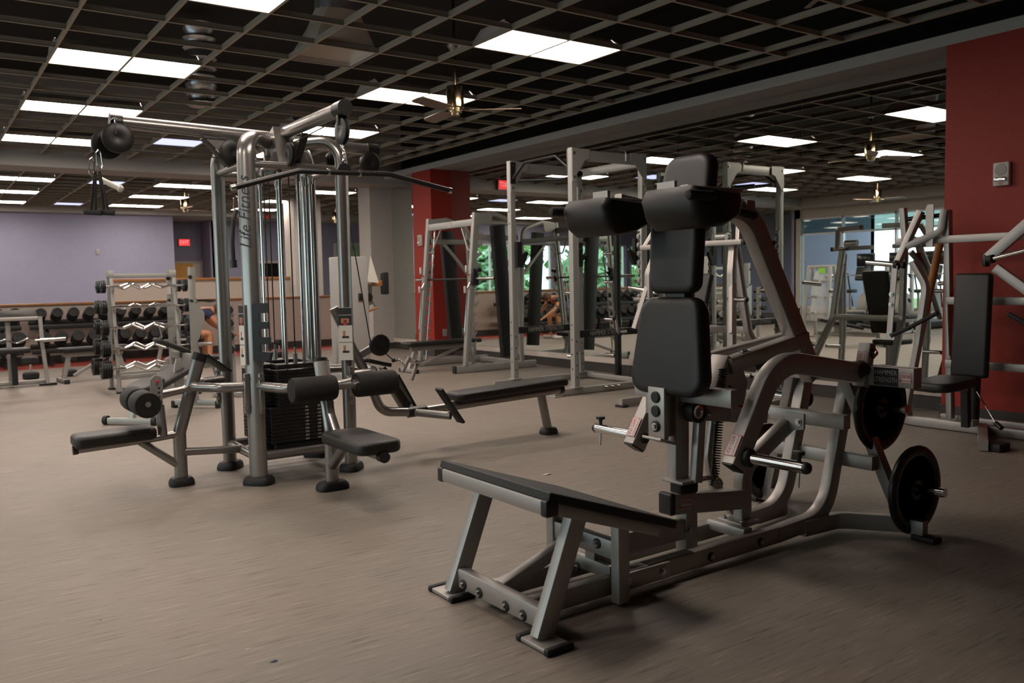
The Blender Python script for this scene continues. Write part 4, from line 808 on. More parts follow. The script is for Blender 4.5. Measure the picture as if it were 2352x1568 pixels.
for (a, b_) in (((-0.02, -0.05, 0.09), (-0.085, -0.05, -0.02)), ((0.10, 0.02, 0.03), (0.045, 0.02, -0.10))): mk('grip', B().cyl(a, b_, 0.015, 14), 'silver_pale', t)
mk('cross_bar', B().ct([(-0.02, -0.05, 0.09), (0.03, -0.02, 0.06), (0.10, 0.02, 0.03)], 0.010, 0.02), 'chrome', t); mk('hook', B().ct([(-0.155, -0.07, 0.07), (-0.13, -0.075, 0.085), (-0.10, -0.07, 0.06), (-0.06, -0.06, 0.02)], 0.006, 0.02, 8), 'chrome', t)
# ------------------------------------------------------------------ power rack
def power_rack():
    x0, x1, y0, y1, H_ = 5.13, 6.22, -1.25, -0.03, 2.83
    C_ = V((5.67, -0.64, 0)); M_ = Matrix.Translation(-C_)
    t = thing('power_rack', 'tall silver power rack with black pull-up bar standing before the mirrors', 'squat rack', C_)
    def P(n, b, m='silver_pale', par=t, **k): return mk(n, b.xf(M_), m, par, **k)
    for y in (y0, y1):
        s = 1 if y == y0 else -1
        P('base_rail', B().rt([(4.80, y, 0.042), (6.42, y, 0.042)], 0.076, 0.076)); P('rail_foot', B().box((4.83, y, 0.006), (0.12, 0.14, 0.012), 0.003)); P('rail_foot', B().box((6.38, y, 0.006), (0.12, 0.14, 0.012), 0.003))
        P('top_beam', B().rt([(x0, y, H_-0.075), (x1, y, H_-0.075)], 0.05, 0.12))
        for (x, e) in ((x0, 1), (x1, -1)):
            u_ = P('upright', B().rt([(x, y, 0.08), (x, y, H_)], 0.076, 0.076, (1, 0, 0), 0, 0.005)); mk('upright_flange', B().box((x, y, 0.086), (0.13, 0.13, 0.012), 0.003).xf(M_), 'silver_pale', u_)
            for k in range(4): mk('hole', B().disc((x-0.0385, y, 0.30+0.17*k), (-1, 0, 0), 0.011, 0.0012, 10).xf(M_), 'ink', u_)
            for k in range(4): mk('hole', B().disc((x, y-0.0385, 0.20+0.14*k), (0, -1, 0), 0.011, 0.0012, 10).xf(M_), 'ink', u_)
            for k in range(2): mk('hole', B().disc((x-0.0385, y, 2.05+0.15*k), (-1, 0, 0), 0.011, 0.0012, 10).xf(M_), 'ink', u_)
            g = P('gusset', B().prism([(0, 0), (e*0.26, 0), (e*0.26, -0.11), (e*0.19, -0.13), (e*0.06, -0.30), (e*0.06, -0.38), (0, -0.38)], (x-e*0.035, y-0.043, H_-0.005), (1, 0, 0), (0, 0, 1), 0.008))
            for (bx_, bz) in ((0.03, -0.06), (0.03, -0.33)): mk('bolt', B().bolt((x-e*0.035+e*bx_, y-0.047, H_+bz), (0, -1, 0), 0.014, 0.012).xf(M_), 'steel', g)
            # keyhole strip with teeth on the inside of each upright
            st = P('hook_strip', B().box((x+e*0.045, y-0.0, 1.23), (0.014, 0.07, 1.46), 0.002)); 
            for k in range(13):
                z = 0.58+0.105*k; mk('strip_tooth', B().box((x+e*0.060, y+0.012, z), (0.022, 0.044, 0.05), 0.003).xf(M_), 'silver_pale', st); mk('strip_slot', B().box((x+e*0.054, y+0.012, z+0.052), (0.006, 0.03, 0.028)).xf(M_), 'ink', st, smooth=False)
        sa = P('safety_arm', B().rt([(x0+0.06, y+0.0*s, 0.70), (x1-0.06, y+0.0*s, 0.70)], 0.045, 0.085), 'black_steel'); sa['label'] = 'black safety arm lettered HAMMER STRENGTH'
        text_mesh('lettering', 'HAMMER STRENGTH', 0.085, 'ink_grey', V((x0+0.50, y-0.0235, 0.70))-C_, (1, 0, 0), (0, 0, 1), sa, sx=0.72)
        P('bar_hook', B().prism([(-.04, .16), (.035, .16), (.035, -.02), (.12, .04), (.135, .01), (.05, -.16), (-.04, -.16)], (x0+0.05, y+s*0.07, 1.66), (1, 0, 0), (0, 0, 1), 0.05), 'black_steel'); P('bar_hook', B().prism([(-.035, .16), (.04, .16), (.04, -.16), (-.05, -.16), (-.135, .01), (-.12, .04), (-.035, -.02)], (x1-0.05, y+s*0.07, 1.66), (1, 0, 0), (0, 0, 1), 0.05), 'black_steel')
        for z in (1.15, 0.28):
            h_ = P('plate_horn', B().cyl((x1, y-s*0.05, z), (x1, y-s*0.26, z+0.006), 0.024, 16), 'chrome'); mk('horn_collar', B().cyl((x1, y-s*0.04, z), (x1, y-s*0.06, z), 0.042, 16).xf(M_), 'rubber', h_)
    P('rear_crossbar', B().rt([(x1, y0, H_-0.10), (x1, y1, H_-0.10)], 0.05, 0.10)); P('rear_base_bar', B().rt([(x1+0.1, y0, 0.05), (x1+0.1, y1, 0.05)], 0.06, 0.06))
    for y in (y0, y1): P('bar_bracket', B().box((x0, y+(0.045 if y == y0 else -0.045), H_-0.15), (0.078, 0.016, 0.27), 0.003), 'black_steel')
    P('pull_up_bar', B().ct([(x0, y1-0.05, H_-0.22), (x0, y1-0.30, H_-0.05), (x0, y0+0.30, H_-0.05), (x0, y0+0.05, H_-0.22)], 0.02, 0.05), 'black_steel'); P('pull_up_bar', B().ct([(x0+0.10, y1-0.04, H_-0.24), (x0+0.42, -0.64, H_-0.26), (x0+0.10, y0+0.04, H_-0.24)], 0.018, 0.2), 'black_steel')
    P('grip_sleeve', B().ct([(x0+0.28, y0+0.20, H_-0.255), (x0+0.40, -0.80, H_-0.26)], 0.036, n=12), 'plastic_black')
    P('band_hook', B().ct([(x0+0.80, y0-0.03, H_-0.10), (x0+0.80, y0-0.03, H_+0.02), (x0+0.72, y0-0.03, H_+0.02)], 0.008, 0.03), 'chrome')
    for k in range(3): P('storage_peg', B().cyl((5.55+0.10*k, y0-0.035, 0.06), (5.55+0.10*k, y0-0.10, 0.06), 0.014, 10), 'steel')
    return t
power_rack()
# black plate tree against the mirrors
t = thing('plate_tree', 'slim black plate storage post with chrome pegs beside the power rack', 'plate rack', (6.70, -0.25, 0))
mk('post', B().rt([(0, 0, 0.015), (0, 0, 1.95)], 0.07, 0.07, (1, 0, 0)), 'black_steel', t); mk('base_plate', B().box((0, 0, 0.008), (0.30, 0.36, 0.016), 0.004), 'black_steel', t)
for z in (1.68, 1.29, 0.78, 0.29): p_ = mk('peg', B().cyl((0, 0.03, z), (0, 0.25, z), 0.022, 16), 'chrome', t); mk('collar', B().cyl((0, 0.03, z), (0, 0.05, z), 0.038, 14), 'rubber', p_)
# ------------------------------------------------------------------ smith machine
def smith():
    C_ = V((5.9, 2.4, 0)); M_ = Matrix.Translation(-C_)
    t = thing('smith_machine', 'silver smith machine with toothed uprights and black counterweight shields by the red pillar', 'gym machine', C_)
    def P(n, b, m='silver_pale', par=t, **k): return mk(n, b.xf(M_), m, par, **k)
    for y in (1.72, 3.08):
        s = 1 if y < 2 else -1
        P('base_beam', B().rt([(5.30, y, 0.055), (6.75, y, 0.055)], 0.075, 0.10)); P('beam_cap', B().pad((5.29, y, 0.055), (0.03, 0.085, 0.11), 0.008), 'rubber')
        P('upright', B().rt([(5.475, y, 0.09), (5.70, y, 2.34)], 0.075, 0.055, (1, 0, 0))); P('guide_rod', B().cyl((5.55, y+s*0.055, 0.10), (5.775, y+s*0.055, 2.20), 0.013, 12), 'chrome')
        P('rod_guard', B().ct([(5.45, y-0.045, 0.55), (5.45, y-0.045, 0.60), (5.52, y-0.045, 1.25), (5.56, y-0.045, 1.32)], 0.011, 0.03), 'chrome')
        rs = P('rack_strip', B().rt([(5.535, y-s*0.02, 0.30), (5.735, y-s*0.02, 2.12)], 0.012, 0.05, (1, 0, 0)))
        for k in range(12):
            z = 0.42+0.145*k; x = 5.50+0.1*(z-0.09); mk('rack_tooth', B().prism([(0, -.055), (.035, -.02), (.075, .0), (.085, .045), (.06, .02), (.03, .015), (0, .03)], (x+0.05, y-s*0.02, z), (1, 0, 0), (0, 0, 1), 0.012).xf(M_), 'silver_pale', rs)
        P('rear_upright', B().rt([(5.70, y, 2.30), (6.02, y, 2.34), (6.42, y, 2.20), (6.50, y, 0.08)], 0.06, 0.06, (0, 0, 1), 0.16))
        P('side_beam', B().rt([(5.72, y, 1.98), (6.45, y, 1.98)], 0.06, 0.08)); P('side_brace', B().rt([(5.95, y, 1.96), (6.42, y, 1.45)], 0.05, 0.05)); P('top_gusset', B().prism([(0, 0), (.30, 0), (.26, -.16), (0, -.16)], (5.70, y-0.03, 2.33), (1, 0, 0), (0, 0, 1), 0.008))
        P('shield', B().rt([(6.05, y-0.06*s, 2.16), (6.20, y-0.06*s, 0.20)], 0.10, 0.22, (1, 0, 0), 0, 0.012), 'black_steel')['label'] = 'tall black counterweight shield'
        P('bar_hook', B().box((5.64, y-s*0.06, 1.40), (0.11, 0.06, 0.24), 0.02), 'plastic_black'); P('hook_lever', B().box((5.70, y-s*0.075, 1.50), (0.09, 0.05, 0.06), 0.015), 'plastic_black')
        sk = P('safety_label', B().box((5.545, y-0.0385, 1.33), (0.045, 0.001, 0.24)), 'sticker_white', smooth=False); mk('label_header', B().box((5.545, y-0.0395, 1.435), (0.045, 0.001, 0.02)).xf(M_), 'sticker_red', sk, False)
        P('height_tag', B().box((5.50, y-0.05, 1.52), (0.03, 0.02, 0.10), 0.003).box((5.47, y-0.05, 1.22), (0.03, 0.02, 0.10), 0.003), 'sticker_white')
    P('top_beam', B().rt([(5.69, 1.72, 2.20), (5.69, 3.08, 2.20)], 0.05, 0.10)); P('rear_beam', B().rt([(6.45, 1.72, 2.0), (6.45, 3.08, 2.0)], 0.06, 0.08)); P('rear_base_beam', B().rt([(6.62, 1.72, 0.05), (6.62, 3.08, 0.05)], 0.07, 0.08))
    P('logo_plate', B().box((5.663, 2.4, 2.20), (0.003, 0.16, 0.07)), 'device_grey', smooth=False)
    P('chin_handle', B().ct([(5.70, 2.10, 2.16), (5.66, 1.86, 1.80), (5.68, 1.74, 1.80)], 0.013, 0.04), 'silver_pale'); P('chin_handle', B().ct([(5.70, 2.70, 2.16), (5.66, 2.94, 1.80), (5.68, 3.06, 1.80)], 0.013, 0.04), 'silver_pale')
    br = P('bar', B().cyl((5.645, 1.15, 1.375), (5.645, 3.42, 1.375), 0.015, 12), 'black_steel'); mk('bar_sleeve', B().cyl((5.645, 1.15, 1.375), (5.645, 1.62, 1.375), 0.025, 16).xf(M_), 'steel', br); mk('bar_sleeve', B().cyl((5.645, 3.18, 1.375), (5.645, 3.44, 1.375), 0.022, 16).xf(M_), 'steel', br)
    return t
smith()
def flat_bench(loc, rz, lab, w_=0.28, L_=1.15, z=0.45, m='silver'):
    t = thing('flat_bench', lab, 'bench', loc, rz, 'black padded benches')
    mk('pad', B().pad((0, 0, z-0.03), (L_, w_, 0.065), 0.02, None, 3, 0.05), 'vinyl', t); mk('rail', B().rt([(-L_*.42, 0, z-0.10), (L_*.42, 0, z-0.10)], 0.06, 0.07), m, t)
    for s in (-1, 1):
        mk('leg', B().rt([(s*L_*.36, 0, z-0.12), (s*L_*.44, 0, 0.05)], 0.06, 0.06, (1, 0, 0)), m, t); mk('foot_bar', B().rt([(s*L_*.45, -0.20, 0.035), (s*L_*.45, 0.20, 0.035)], 0.06, 0.055), m, t)
        for e in (-1, 1): mk('foot_cap', B().box((s*L_*.45, e*0.215, 0.03), (0.07, 0.04, 0.06), 0.008), 'rubber', t)
    mk('brace', B().rt([(-L_*.30, 0, 0.09), (L_*.22, 0, z-0.13)], 0.045, 0.045), m, t)
    return t
flat_bench((5.48, 2.38, 0), 0.06, 'flat black bench pushed into the smith machine', L_=1.35)
# ------------------------------------------------------------------ plate-loaded press behind the squat machine
def press_b():
    C_ = V((5.3, -2.9, 0)); M_ = Matrix.Translation(-C_)
    t = thing('chest_press_machine', 'silver plate-loaded press with bent uprights and chrome horns right behind the squat machine', 'gym machine', C_)
    def P(n, b, m='silver', par=t, **k): return mk(n, b.xf(M_), m, par, **k)
    for s in (-1, 1):
        y = -2.9+s*0.56
        P('bent_upright', B().rt([(5.26, y, 0.50), (5.26, y, 1.38), (5.34, y-s*0.05, 1.60), (5.36, y-s*0.05, 1.66)], 0.07, 0.06, (1, 0, 0), 0.15)); P('base_rail', B().rt([(4.84, y, 0.05), (6.20, y, 0.05)], 0.06, 0.075)); P('rail_foot', B().box((4.86, y, 0.012), (0.08, 0.13, 0.024), 0.006), 'rubber'); P('rail_foot', B().box((6.18, y, 0.012), (0.08, 0.13, 0.024), 0.006), 'rubber')
        P('side_post', B().rt([(5.30, y, 0.06), (5.26, y, 0.55)], 0.06, 0.06, (1, 0, 0))); P('rear_leg', B().rt([(6.05, y, 0.06), (5.62, y-s*0.1, 0.78), (5.50, y-s*0.15, 1.62)], 0.06, 0.07, (1, 0, 0), 0.2))
        P('top_frame', B().rt([(5.28, y+s*0.12, 1.655), (5.28, y-s*0.42, 1.66)], 0.06, 0.05)); P('frame_cap', B().box((5.28, y+s*0.14, 1.655), (0.065, 0.03, 0.055), 0.006), 'plastic_black'); P('top_post', B().rt([(5.28, y+s*0.07, 1.66), (5.40, y-s*0.02, 1.90)], 0.05, 0.05, (1, 0, 0))); P('top_bar', B().rt([(5.40, y-s*0.04, 1.90), (5.52, y-s*0.42, 1.90)], 0.06, 0.055))
        P('lever_tube', B().rt([(5.42, y-s*0.12, 1.58), (5.30, y-s*0.02, 1.40), (5.15, y+s*0.10, 0.80)], 0.055, 0.06, (1, 0, 0), 0.2)); P('tube_label', B().box((5.355, y-s*0.06-0.0, 1.50), (0.01, 0.06, 0.14), 0.002), 'sticker_red')
        P('hub', B().cyl((5.36, y-s*0.10, 1.72), (5.36, y-s*0.26, 1.72), 0.04, 16), 'steel'); P('hub_bolt', B().bolt((5.33, y-s*0.09, 1.71), (-1, 0, 0), 0.035, 0.04), 'steel')
        for (x, z, L_, tp) in ((5.24, 1.115, 0.21, 0.0), (5.42, 1.20, 0.50, 0.03), (5.30, 0.40, 0.22, 0.0)):
            yy = y-s*0.02 if z != 1.20 else y+s*0.22
            h_ = P('weight_horn', B().cyl((x, yy, z), (x, yy+s*L_*(0.5 if z == 1.20 else 1), z+tp), 0.0245, 18), 'chrome'); mk('end_cap', B().lathe((x, yy+s*L_*(0.5 if z == 1.20 else 1), z+tp), (0, s, 0), [(0.026, 0), (0.022, 0.016), (0, 0.02)], 14).xf(M_), 'plastic_black', h_)
        P('press_handle', B().ct([(4.95, y+s*0.02, 0.78), (4.80, y-s*0.02, 0.78), (4.74, y-s*0.05, 0.98)], 0.014, 0.05), 'silver'); P('handle_grip', B().ct([(4.735, y-s*0.05, 0.99), (4.66, y-s*0.12, 0.93)], 0.02, n=12), 'foam'); P('handle_grip', B().ct([(4.82, y+s*0.0, 0.79), (4.74, y-s*0.12, 0.77)], 0.02, n=12), 'foam')
    P('base_bar', B().rt([(5.32, -3.46, 0.06), (5.32, -2.34, 0.06)], 0.06, 0.07)); P('rear_bar', B().rt([(5.62, -3.36, 0.80), (5.62, -2.44, 0.80)], 0.06, 0.07)); P('rear_bar', B().rt([(6.02, -3.46, 0.10), (6.02, -2.34, 0.10)], 0.06, 0.07))
    P('back_pad', B().pad((5.33, -2.9, 0.98), (0.075, 0.34, 0.80), 0.025, Matrix.Rotation(0.28, 3, 'Y'), 3), 'vinyl'); P('seat_pad', B().pad((5.05, -2.9, 0.48), (0.42, 0.34, 0.07), 0.022, None, 3, 0.06), 'vinyl'); P('seat_post', B().rt([(5.12, -2.9, 0.08), (5.12, -2.9, 0.46)], 0.06, 0.06, (1, 0, 0)))
    return t
press_b()
# ------------------------------------------------------------------ lever machine in front of the right red wall
def press_c():
    C_ = V((5.9, -5.45, 0)); M_ = Matrix.Translation(-C_)
    t = thing('shoulder_press_machine', 'silver lever press machine with upright black back pad before the right red wall', 'gym machine', C_)
    def P(n, b, m='silver', par=t, **k): return mk(n, b.xf(M_), m, par, **k)
    yc = -5.45
    P('floor_beam', B().rt([(6.12, -4.62, 0.045), (5.98, -4.85, 0.045), (5.98, -6.05, 0.045), (6.12, -6.28, 0.045)], 0.06, 0.075, (0, 0, 1), 0.08)); P('floor_beam', B().rt([(6.30, -4.95, 0.045), (6.30, -5.95, 0.045)], 0.06, 0.075)); P('front_beam', B().rt([(6.0, yc, 0.05), (5.30, yc-0.35, 0.05)], 0.07, 0.085)); P('front_foot', B().box((5.42, -5.86, 0.03), (0.16, 0.09, 0.06), 0.01), 'rubber')
    for s in (-1, 1):
        y = yc+s*0.36
        P('upright', B().rt([(6.18, y, 0.07), (6.12, y+s*0.02, 1.86)], 0.05, 0.07, (1, 0, 0))); P('upright_brace', B().rt([(6.10, y-0.02, 0.62), (6.10, y-0.0, 1.06)], 0.03, 0.05, (1, 0, 0)))
        yo = yc+s*0.70
        P('lever_arm', B().rt([(6.02, yo-s*0.14, 1.86), (5.94, yo+s*0.03, 1.40)], 0.05, 0.07, (1, 0, 0))); P('lever_post', B().rt([(5.95, yo-s*0.11, 1.43), (5.98, yo-s*0.22, 1.22), (5.95, yo-s*0.17, 0.72), (5.95, yo-s*0.07, 0.16), (6.02, yo-s*0.05, 0.06)], 0.05, 0.07, (1, 0, 0), 0.2)); ls = P('link_strap', B().rt([(5.90, yo+s*0.02, 1.40), (5.87, yo+s*0.05, 0.76)], 0.055, 0.016, (1, 0, 0)))
        for z in (0.80, 1.06, 1.15): mk('bolt', B().bolt((5.865, yo+s*(0.05-(z-.76)*.047), z), (-1, 0, 0), 0.016, 0.014).xf(M_), 'steel', ls)
        h_ = P('weight_horn', B().cyl((5.92, yo+s*0.01, 1.405), (5.92, yo+s*0.30, 1.435), 0.0245, 18), 'chrome'); mk('horn_cap', B().lathe((5.92, yo-s*0.035, 1.40), (0, -s, 0), [(0.03, 0), (0.03, 0.02), (0, 0.035)], 16).xf(M_), 'rubber', h_); mk('horn_collar', B().cyl((5.92, yo+s*0.0, 1.402), (5.92, yo+s*0.03, 1.407), 0.042, 16).xf(M_), 'rubber', h_)
        P('handle', B().ct([(5.86, yo+s*0.02, 0.79), (5.80, yo-s*0.16, 0.86), (5.80, yo-s*0.42, 1.0)], 0.019, 0.05), 'foam'); P('top_stub', B().rt([(6.05, yo+s*0.01, 1.58), (6.03, yo+s*0.03, 1.90)], 0.05, 0.06, (1, 0, 0))); P('pivot_rod', B().cyl((6.04, yo+s*0.02, 1.80), (6.10, yc+s*0.40, 1.82), 0.02, 12), 'black_steel'); P('arm_brace', B().rt([(5.95, yo-s*0.05, 1.56), (6.05, yo-s*0.30, 1.68), (6.06, yo-s*0.32, 1.86)], 0.04, 0.055, (0, 0, 1), 0.06))
        P('tab', B().prism([(-.03, 0), (.03, 0), (.035, .33), (.02, .36), (-.035, .36)], (6.02, yo-s*0.22, 1.55), (0, 1, 0), (0, 0, 1), 0.012))
        P('eyelet', B().ct([V((6.07, yo-s*0.12, 1.55))+V((0, 0.018*math.cos(q), 0.018*math.sin(q)-0.02)) for q in [2*PI*j/10 for j in range(11)]], 0.004, n=6), 'steel')
    for (z, a) in ((1.61, 0.82), (1.09, 0.36), (0.555, 0.36)): P('crossbar', B().rt([(6.10, yc+a, z), (6.10, yc-a, z)], 0.05, 0.065))
    P('press_arm', B().rt([(5.95, yc-0.05, 1.44), (6.0, yc-0.32, 1.70)], 0.06, 0.085)); P('press_arm', B().rt([(5.96, yc-0.10, 1.36), (6.0, yc-0.40, 1.12)], 0.06, 0.075)); P('arm_cap', B().box((5.95, yc-0.03, 1.42), (0.07, 0.03, 0.10), 0.008), 'plastic_black'); P('press_handle', B().cyl((5.90, yc-0.10, 1.43), (5.80, yc-0.46, 1.50), 0.018, 14), 'chrome'); P('handle_collar', B().cyl((5.91, yc-0.07, 1.425), (5.90, yc-0.11, 1.432), 0.034, 14), 'rubber')
    P('back_pad', B().pad((5.86, yc+0.03, 0.90), (0.075, 0.29, 0.84), 0.026, Matrix.Rotation(0.06, 3, 'Y') , 3), 'vinyl')['label'] = 'tall black vinyl back pad'; P('pad_post', B().rt([(5.92, yc+0.03, 0.10), (5.95, yc+0.03, 0.62)], 0.06, 0.06, (1, 0, 0)), 'black_steel')
    P('seat_pad', B().pad((5.50, yc+0.06, 0.455), (0.52, 0.34, 0.072), 0.024, Matrix.Rotation(-0.04, 3, 'Y'), 3, 0.10), 'vinyl')['label'] = 'black vinyl seat pad'; P('seat_rail', B().rt([(5.36, yc+0.10, 0.41), (5.74, yc+0.02, 0.40)], 0.07, 0.04)); P('seat_post', B().rt([(5.80, yc+0.03, 0.08), (5.78, yc+0.03, 0.40)], 0.06, 0.06, (1, 0, 0)), 'black_steel')
    P('lock_pin', B().cyl((5.90, yc+0.0, 0.36), (5.80, yc-0.20, 0.14), 0.006, 8), 'steel'); P('pin_knob', B().cyl((5.80, yc-0.20, 0.14), (5.77, yc-0.26, 0.11), 0.02, 10), 'plastic_black'); P('base_block', B().box((5.86, yc+0.03, 0.105), (0.10, 0.09, 0.05), 0.006), 'device_white')
    return t
press_c()
tag(mk('wooden_pole', B().cyl((6.72, -4.35, 0.0), (6.62, -4.76, 1.72), 0.035, 18), 'wood_pole'), 'thick brown wooden pole leaning beside the right red wall', 'pole')
# ------------------------------------------------------------------ curl bar rack with ten bars
t = thing('bar_rack', 'silver A-frame rack holding curl bars in front of the dumbbell rack', 'bar rack', (1.37, 3.12, 0))
for s in (-1, 1):
    x = s*0.385
    for e in (-1, 1):
        mk('post', B().rt([(x, e*0.27, 0.02), (x, e*0.06, 1.53)], 0.045, 0.055, (0, 1, 0)), 'silver_pale', t); mk('post_foot', B().box((x, e*0.275, 0.012), (0.08, 0.10, 0.024), 0.005), 'rubber', t)
        for k in range(5):
            z = 1.35-0.262*k; y = e*(0.06+0.21*(1.53-z)/1.5+0.06); mk('bar_cradle', B().prism([(-.05*e, -.03), (.05*e, -.035), (.065*e, .02), (.04*e, .0), (.015*e, -.01), (-.05*e, .03)], (x, y, z-0.02), (0, 1, 0), (0, 0, 1), 0.02), 'steel', t)
    mk('head_plate', B().box((x, 0, 1.52), (0.06, 0.20, 0.09), 0.004), 'silver_pale', t); mk('end_brace', B().rt([(x, -0.25, 0.20), (x, 0.25, 0.20)], 0.04, 0.05), 'silver_pale', t)
mk('top_rail', B().rt([(-0.385, 0, 1.50), (0.385, 0, 1.50)], 0.04, 0.055), 'silver_pale', t); mk('base_rail', B().rt([(-0.385, -0.22, 0.20), (0.385, -0.22, 0.20)], 0.04, 0.06), 'silver_pale', t); mk('base_rail', B().rt([(-0.385, 0.22, 0.20), (0.385, 0.22, 0.20)], 0.04, 0.06), 'silver_pale', t)
lv = ['top', 'second', 'third', 'fourth', 'lowest']
for k in range(5):
    for e in (-1, 1):
        z = 1.35-0.262*k; y = 3.12+e*(0.06+0.21*(1.53-z)/1.5+0.075)
        b = thing('curl_bar', 'zigzag curl bar with black weights, %s level, %s side of bar rack' % (lv[k], 'near' if e < 0 else 'far'), 'barbell', (1.37, y, z+0.012), 0, 'curl bars on the rack')
        if k == 1 and e < 0: sh = [(-0.50, 0, 0), (0.50, 0, 0)]
        else: sh = [(-0.50, 0, 0), (-0.30, 0, 0.0), (-0.20, 0, 0.035), (-0.06, 0, -0.035), (0.06, 0, 0.03), (0.20, 0, -0.03), (0.30, 0, 0.0), (0.50, 0, 0)]
        if e > 0: sh = [(x, y_, -z_) for x, y_, z_ in sh]
        mk('shaft', B().ct(sh, 0.0145, 0.03, 10), 'chrome', b); r = (0.085, 0.092, 0.10, 0.108, 0.115)[k]; w_ = (0.05, 0.07, 0.085, 0.10, 0.125)[k]
        for s in (-1, 1):
            pr = [(0.02, 0)]; nn = 2+k
            for q in range(nn): h0 = w_*q/nn; h1 = w_*(q+1)/nn; pr += [(r*.92, h0), (r, h0+0.005), (r, h1-0.006), (r*.92, h1-0.001)]
            pr += [(0.03, w_), (0.025, w_+0.012), (0, w_+0.012)]
            mk('weight_head', B().lathe((s*0.475, 0, 0), (s, 0, 0), pr, 22), 'iron_black', b)
# ------------------------------------------------------------------ olympic bench with storage pegs
C_ = V((1.75, 2.6, 0)); t = thing('incline_bench_rack', 'silver olympic bench uprights with chrome plate pegs beside the curl bar rack', 'weight bench', C_)
def P(n, b, m='silver_pale', par=t, **k): return mk(n, b.xf(Matrix.Translation(-C_)), m, par, **k)
for (x, y) in ((1.73, 3.22), (1.735, 2.12)):
    u_ = P('upright', B().rt([(x, y, 0.02), (x+0.01, y, 1.585)], 0.062, 0.10, (0, 1, 0))); P('upright_foot', B().box((x, y, 0.012), (0.10, 0.16, 0.024), 0.005), 'rubber')
    for z in (1.46, 1.16, 0.86): d_ = mk('bolt_cap', B().disc((x-0.02, y-0.052, z), (0, -1, 0), 0.026, 0.006).xf(Matrix.Translation(-C_)), 'rubber', u_)
    p_ = P('plate_peg', B().cyl((x+0.03, y, 1.155), (x+0.27, y-0.02, 1.15), 0.026, 18), 'chrome'); mk('peg_collar', B().cyl((x+0.03, y, 1.155), (x+0.05, y, 1.155), 0.045, 16).xf(Matrix.Translation(-C_)), 'steel', p_)
    P('gusset', B().prism([(-.05, -.45), (.06, -.30), (.13, -.10), (.13, .02), (.06, .12), (-.05, .16)], (x, y-0.055, 1.0), (1, 0, 0), (0, 0, 1), 0.008))
    P('lower_peg', B().cyl((x+0.03, y, 0.62), (x+0.22, y, 0.62), 0.022, 14), 'steel')
wl = P('instruction_label', B().box((1.715, 3.165, 1.31), (0.05, 0.002, 0.13)), 'sticker_white', smooth=False); mk('label_header', B().box((1.715, 3.1635, 1.368), (0.05, 0.001, 0.014)).xf(Matrix.Translation(-C_)), 'sticker_red', wl, False)
P('cross_tube', B().rt([(1.73, 3.22, 0.44), (1.735, 2.12, 0.44)], 0.05, 0.10)); P('cross_tube', B().rt([(1.73, 3.22, 0.12), (1.735, 2.12, 0.12)], 0.05, 0.07)); P('name_mark', B().box((1.703, 2.66, 0.45), (0.003, 0.10, 0.06)), 'ink', smooth=False)
P('back_pad', B().pad((1.60, 2.66, 0.585), (0.46, 0.28, 0.06), 0.02, Matrix.Rotation(0.42, 3, 'Y'), 3, 0.05), 'vinyl'); P('pad_lever', B().cyl((1.47, 2.60, 0.70), (1.44, 2.60, 0.86), 0.010, 10), 'steel'); P('seat_pad', B().pad((2.02, 2.66, 0.40), (0.36, 0.28, 0.06), 0.02, None, 3, 0.05), 'vinyl'); P('bench_spine', B().rt([(1.45, 2.66, 0.30), (2.15, 2.66, 0.30)], 0.06, 0.07)); P('front_leg', B().rt([(2.12, 2.66, 0.30), (2.2, 2.66, 0.03)], 0.06, 0.06, (1, 0, 0))); P('spotter_step', B().rt([(1.30, 2.66, 0.06), (1.74, 2.66, 0.06)], 0.06, 0.06))
# ------------------------------------------------------------------ adjustable bench near the cable tower
t = thing('adjustable_bench', 'silver adjustable bench with rubber wheels behind the kneeling bench', 'bench', (0.98, 0.42, 0), 0.75)
mk('spine', B().rt([(-0.55, 0, 0.20), (0.55, 0, 0.26)], 0.06, 0.08), 'silver_pale', t); mk('front_foot', B().rt([(-0.58, -0.24, 0.04), (-0.58, 0.24, 0.04)], 0.06, 0.06), 'silver_pale', t); mk('rear_foot', B().rt([(0.56, -0.26, 0.06), (0.56, 0.26, 0.06)], 0.06, 0.06), 'silver_pale', t)
for s in (-1, 1): mk('wheel', B().cyl((-0.58, s*0.25, 0.045), (-0.58, s*0.29, 0.045), 0.045, 18), 'rubber', t); mk('foot_cap', B().box((0.56, s*0.27, 0.04), (0.07, 0.05, 0.08), 0.01), 'rubber', t)
mk('front_post', B().rt([(-0.56, 0, 0.05), (-0.50, 0, 0.24)], 0.06, 0.06, (1, 0, 0)), 'silver_pale', t); mk('rear_post', B().rt([(0.56, 0, 0.06), (0.50, 0, 0.28)], 0.06, 0.06, (1, 0, 0)), 'silver_pale', t); mk('adjust_quadrant', B().prism([(-.08, -.10), (.08, -.10), (.08, .12), (.04, .2), (-.04, .2), (-.08, .1)], (0.18, -0.05, 0.38), (1, 0, 0), (0, 0, 1), 0.012), 'silver_pale', t)
mk('seat_pad', B().pad((-0.34, 0, 0.36), (0.36, 0.28, 0.065), 0.02, Matrix.Rotation(-0.2, 3, 'Y'), 3, 0.05), 'vinyl', t); mk('back_pad', B().pad((0.14, 0, 0.42), (0.80, 0.28, 0.065), 0.02, Matrix.Rotation(-0.22, 3, 'Y'), 3, 0.05), 'vinyl', t)
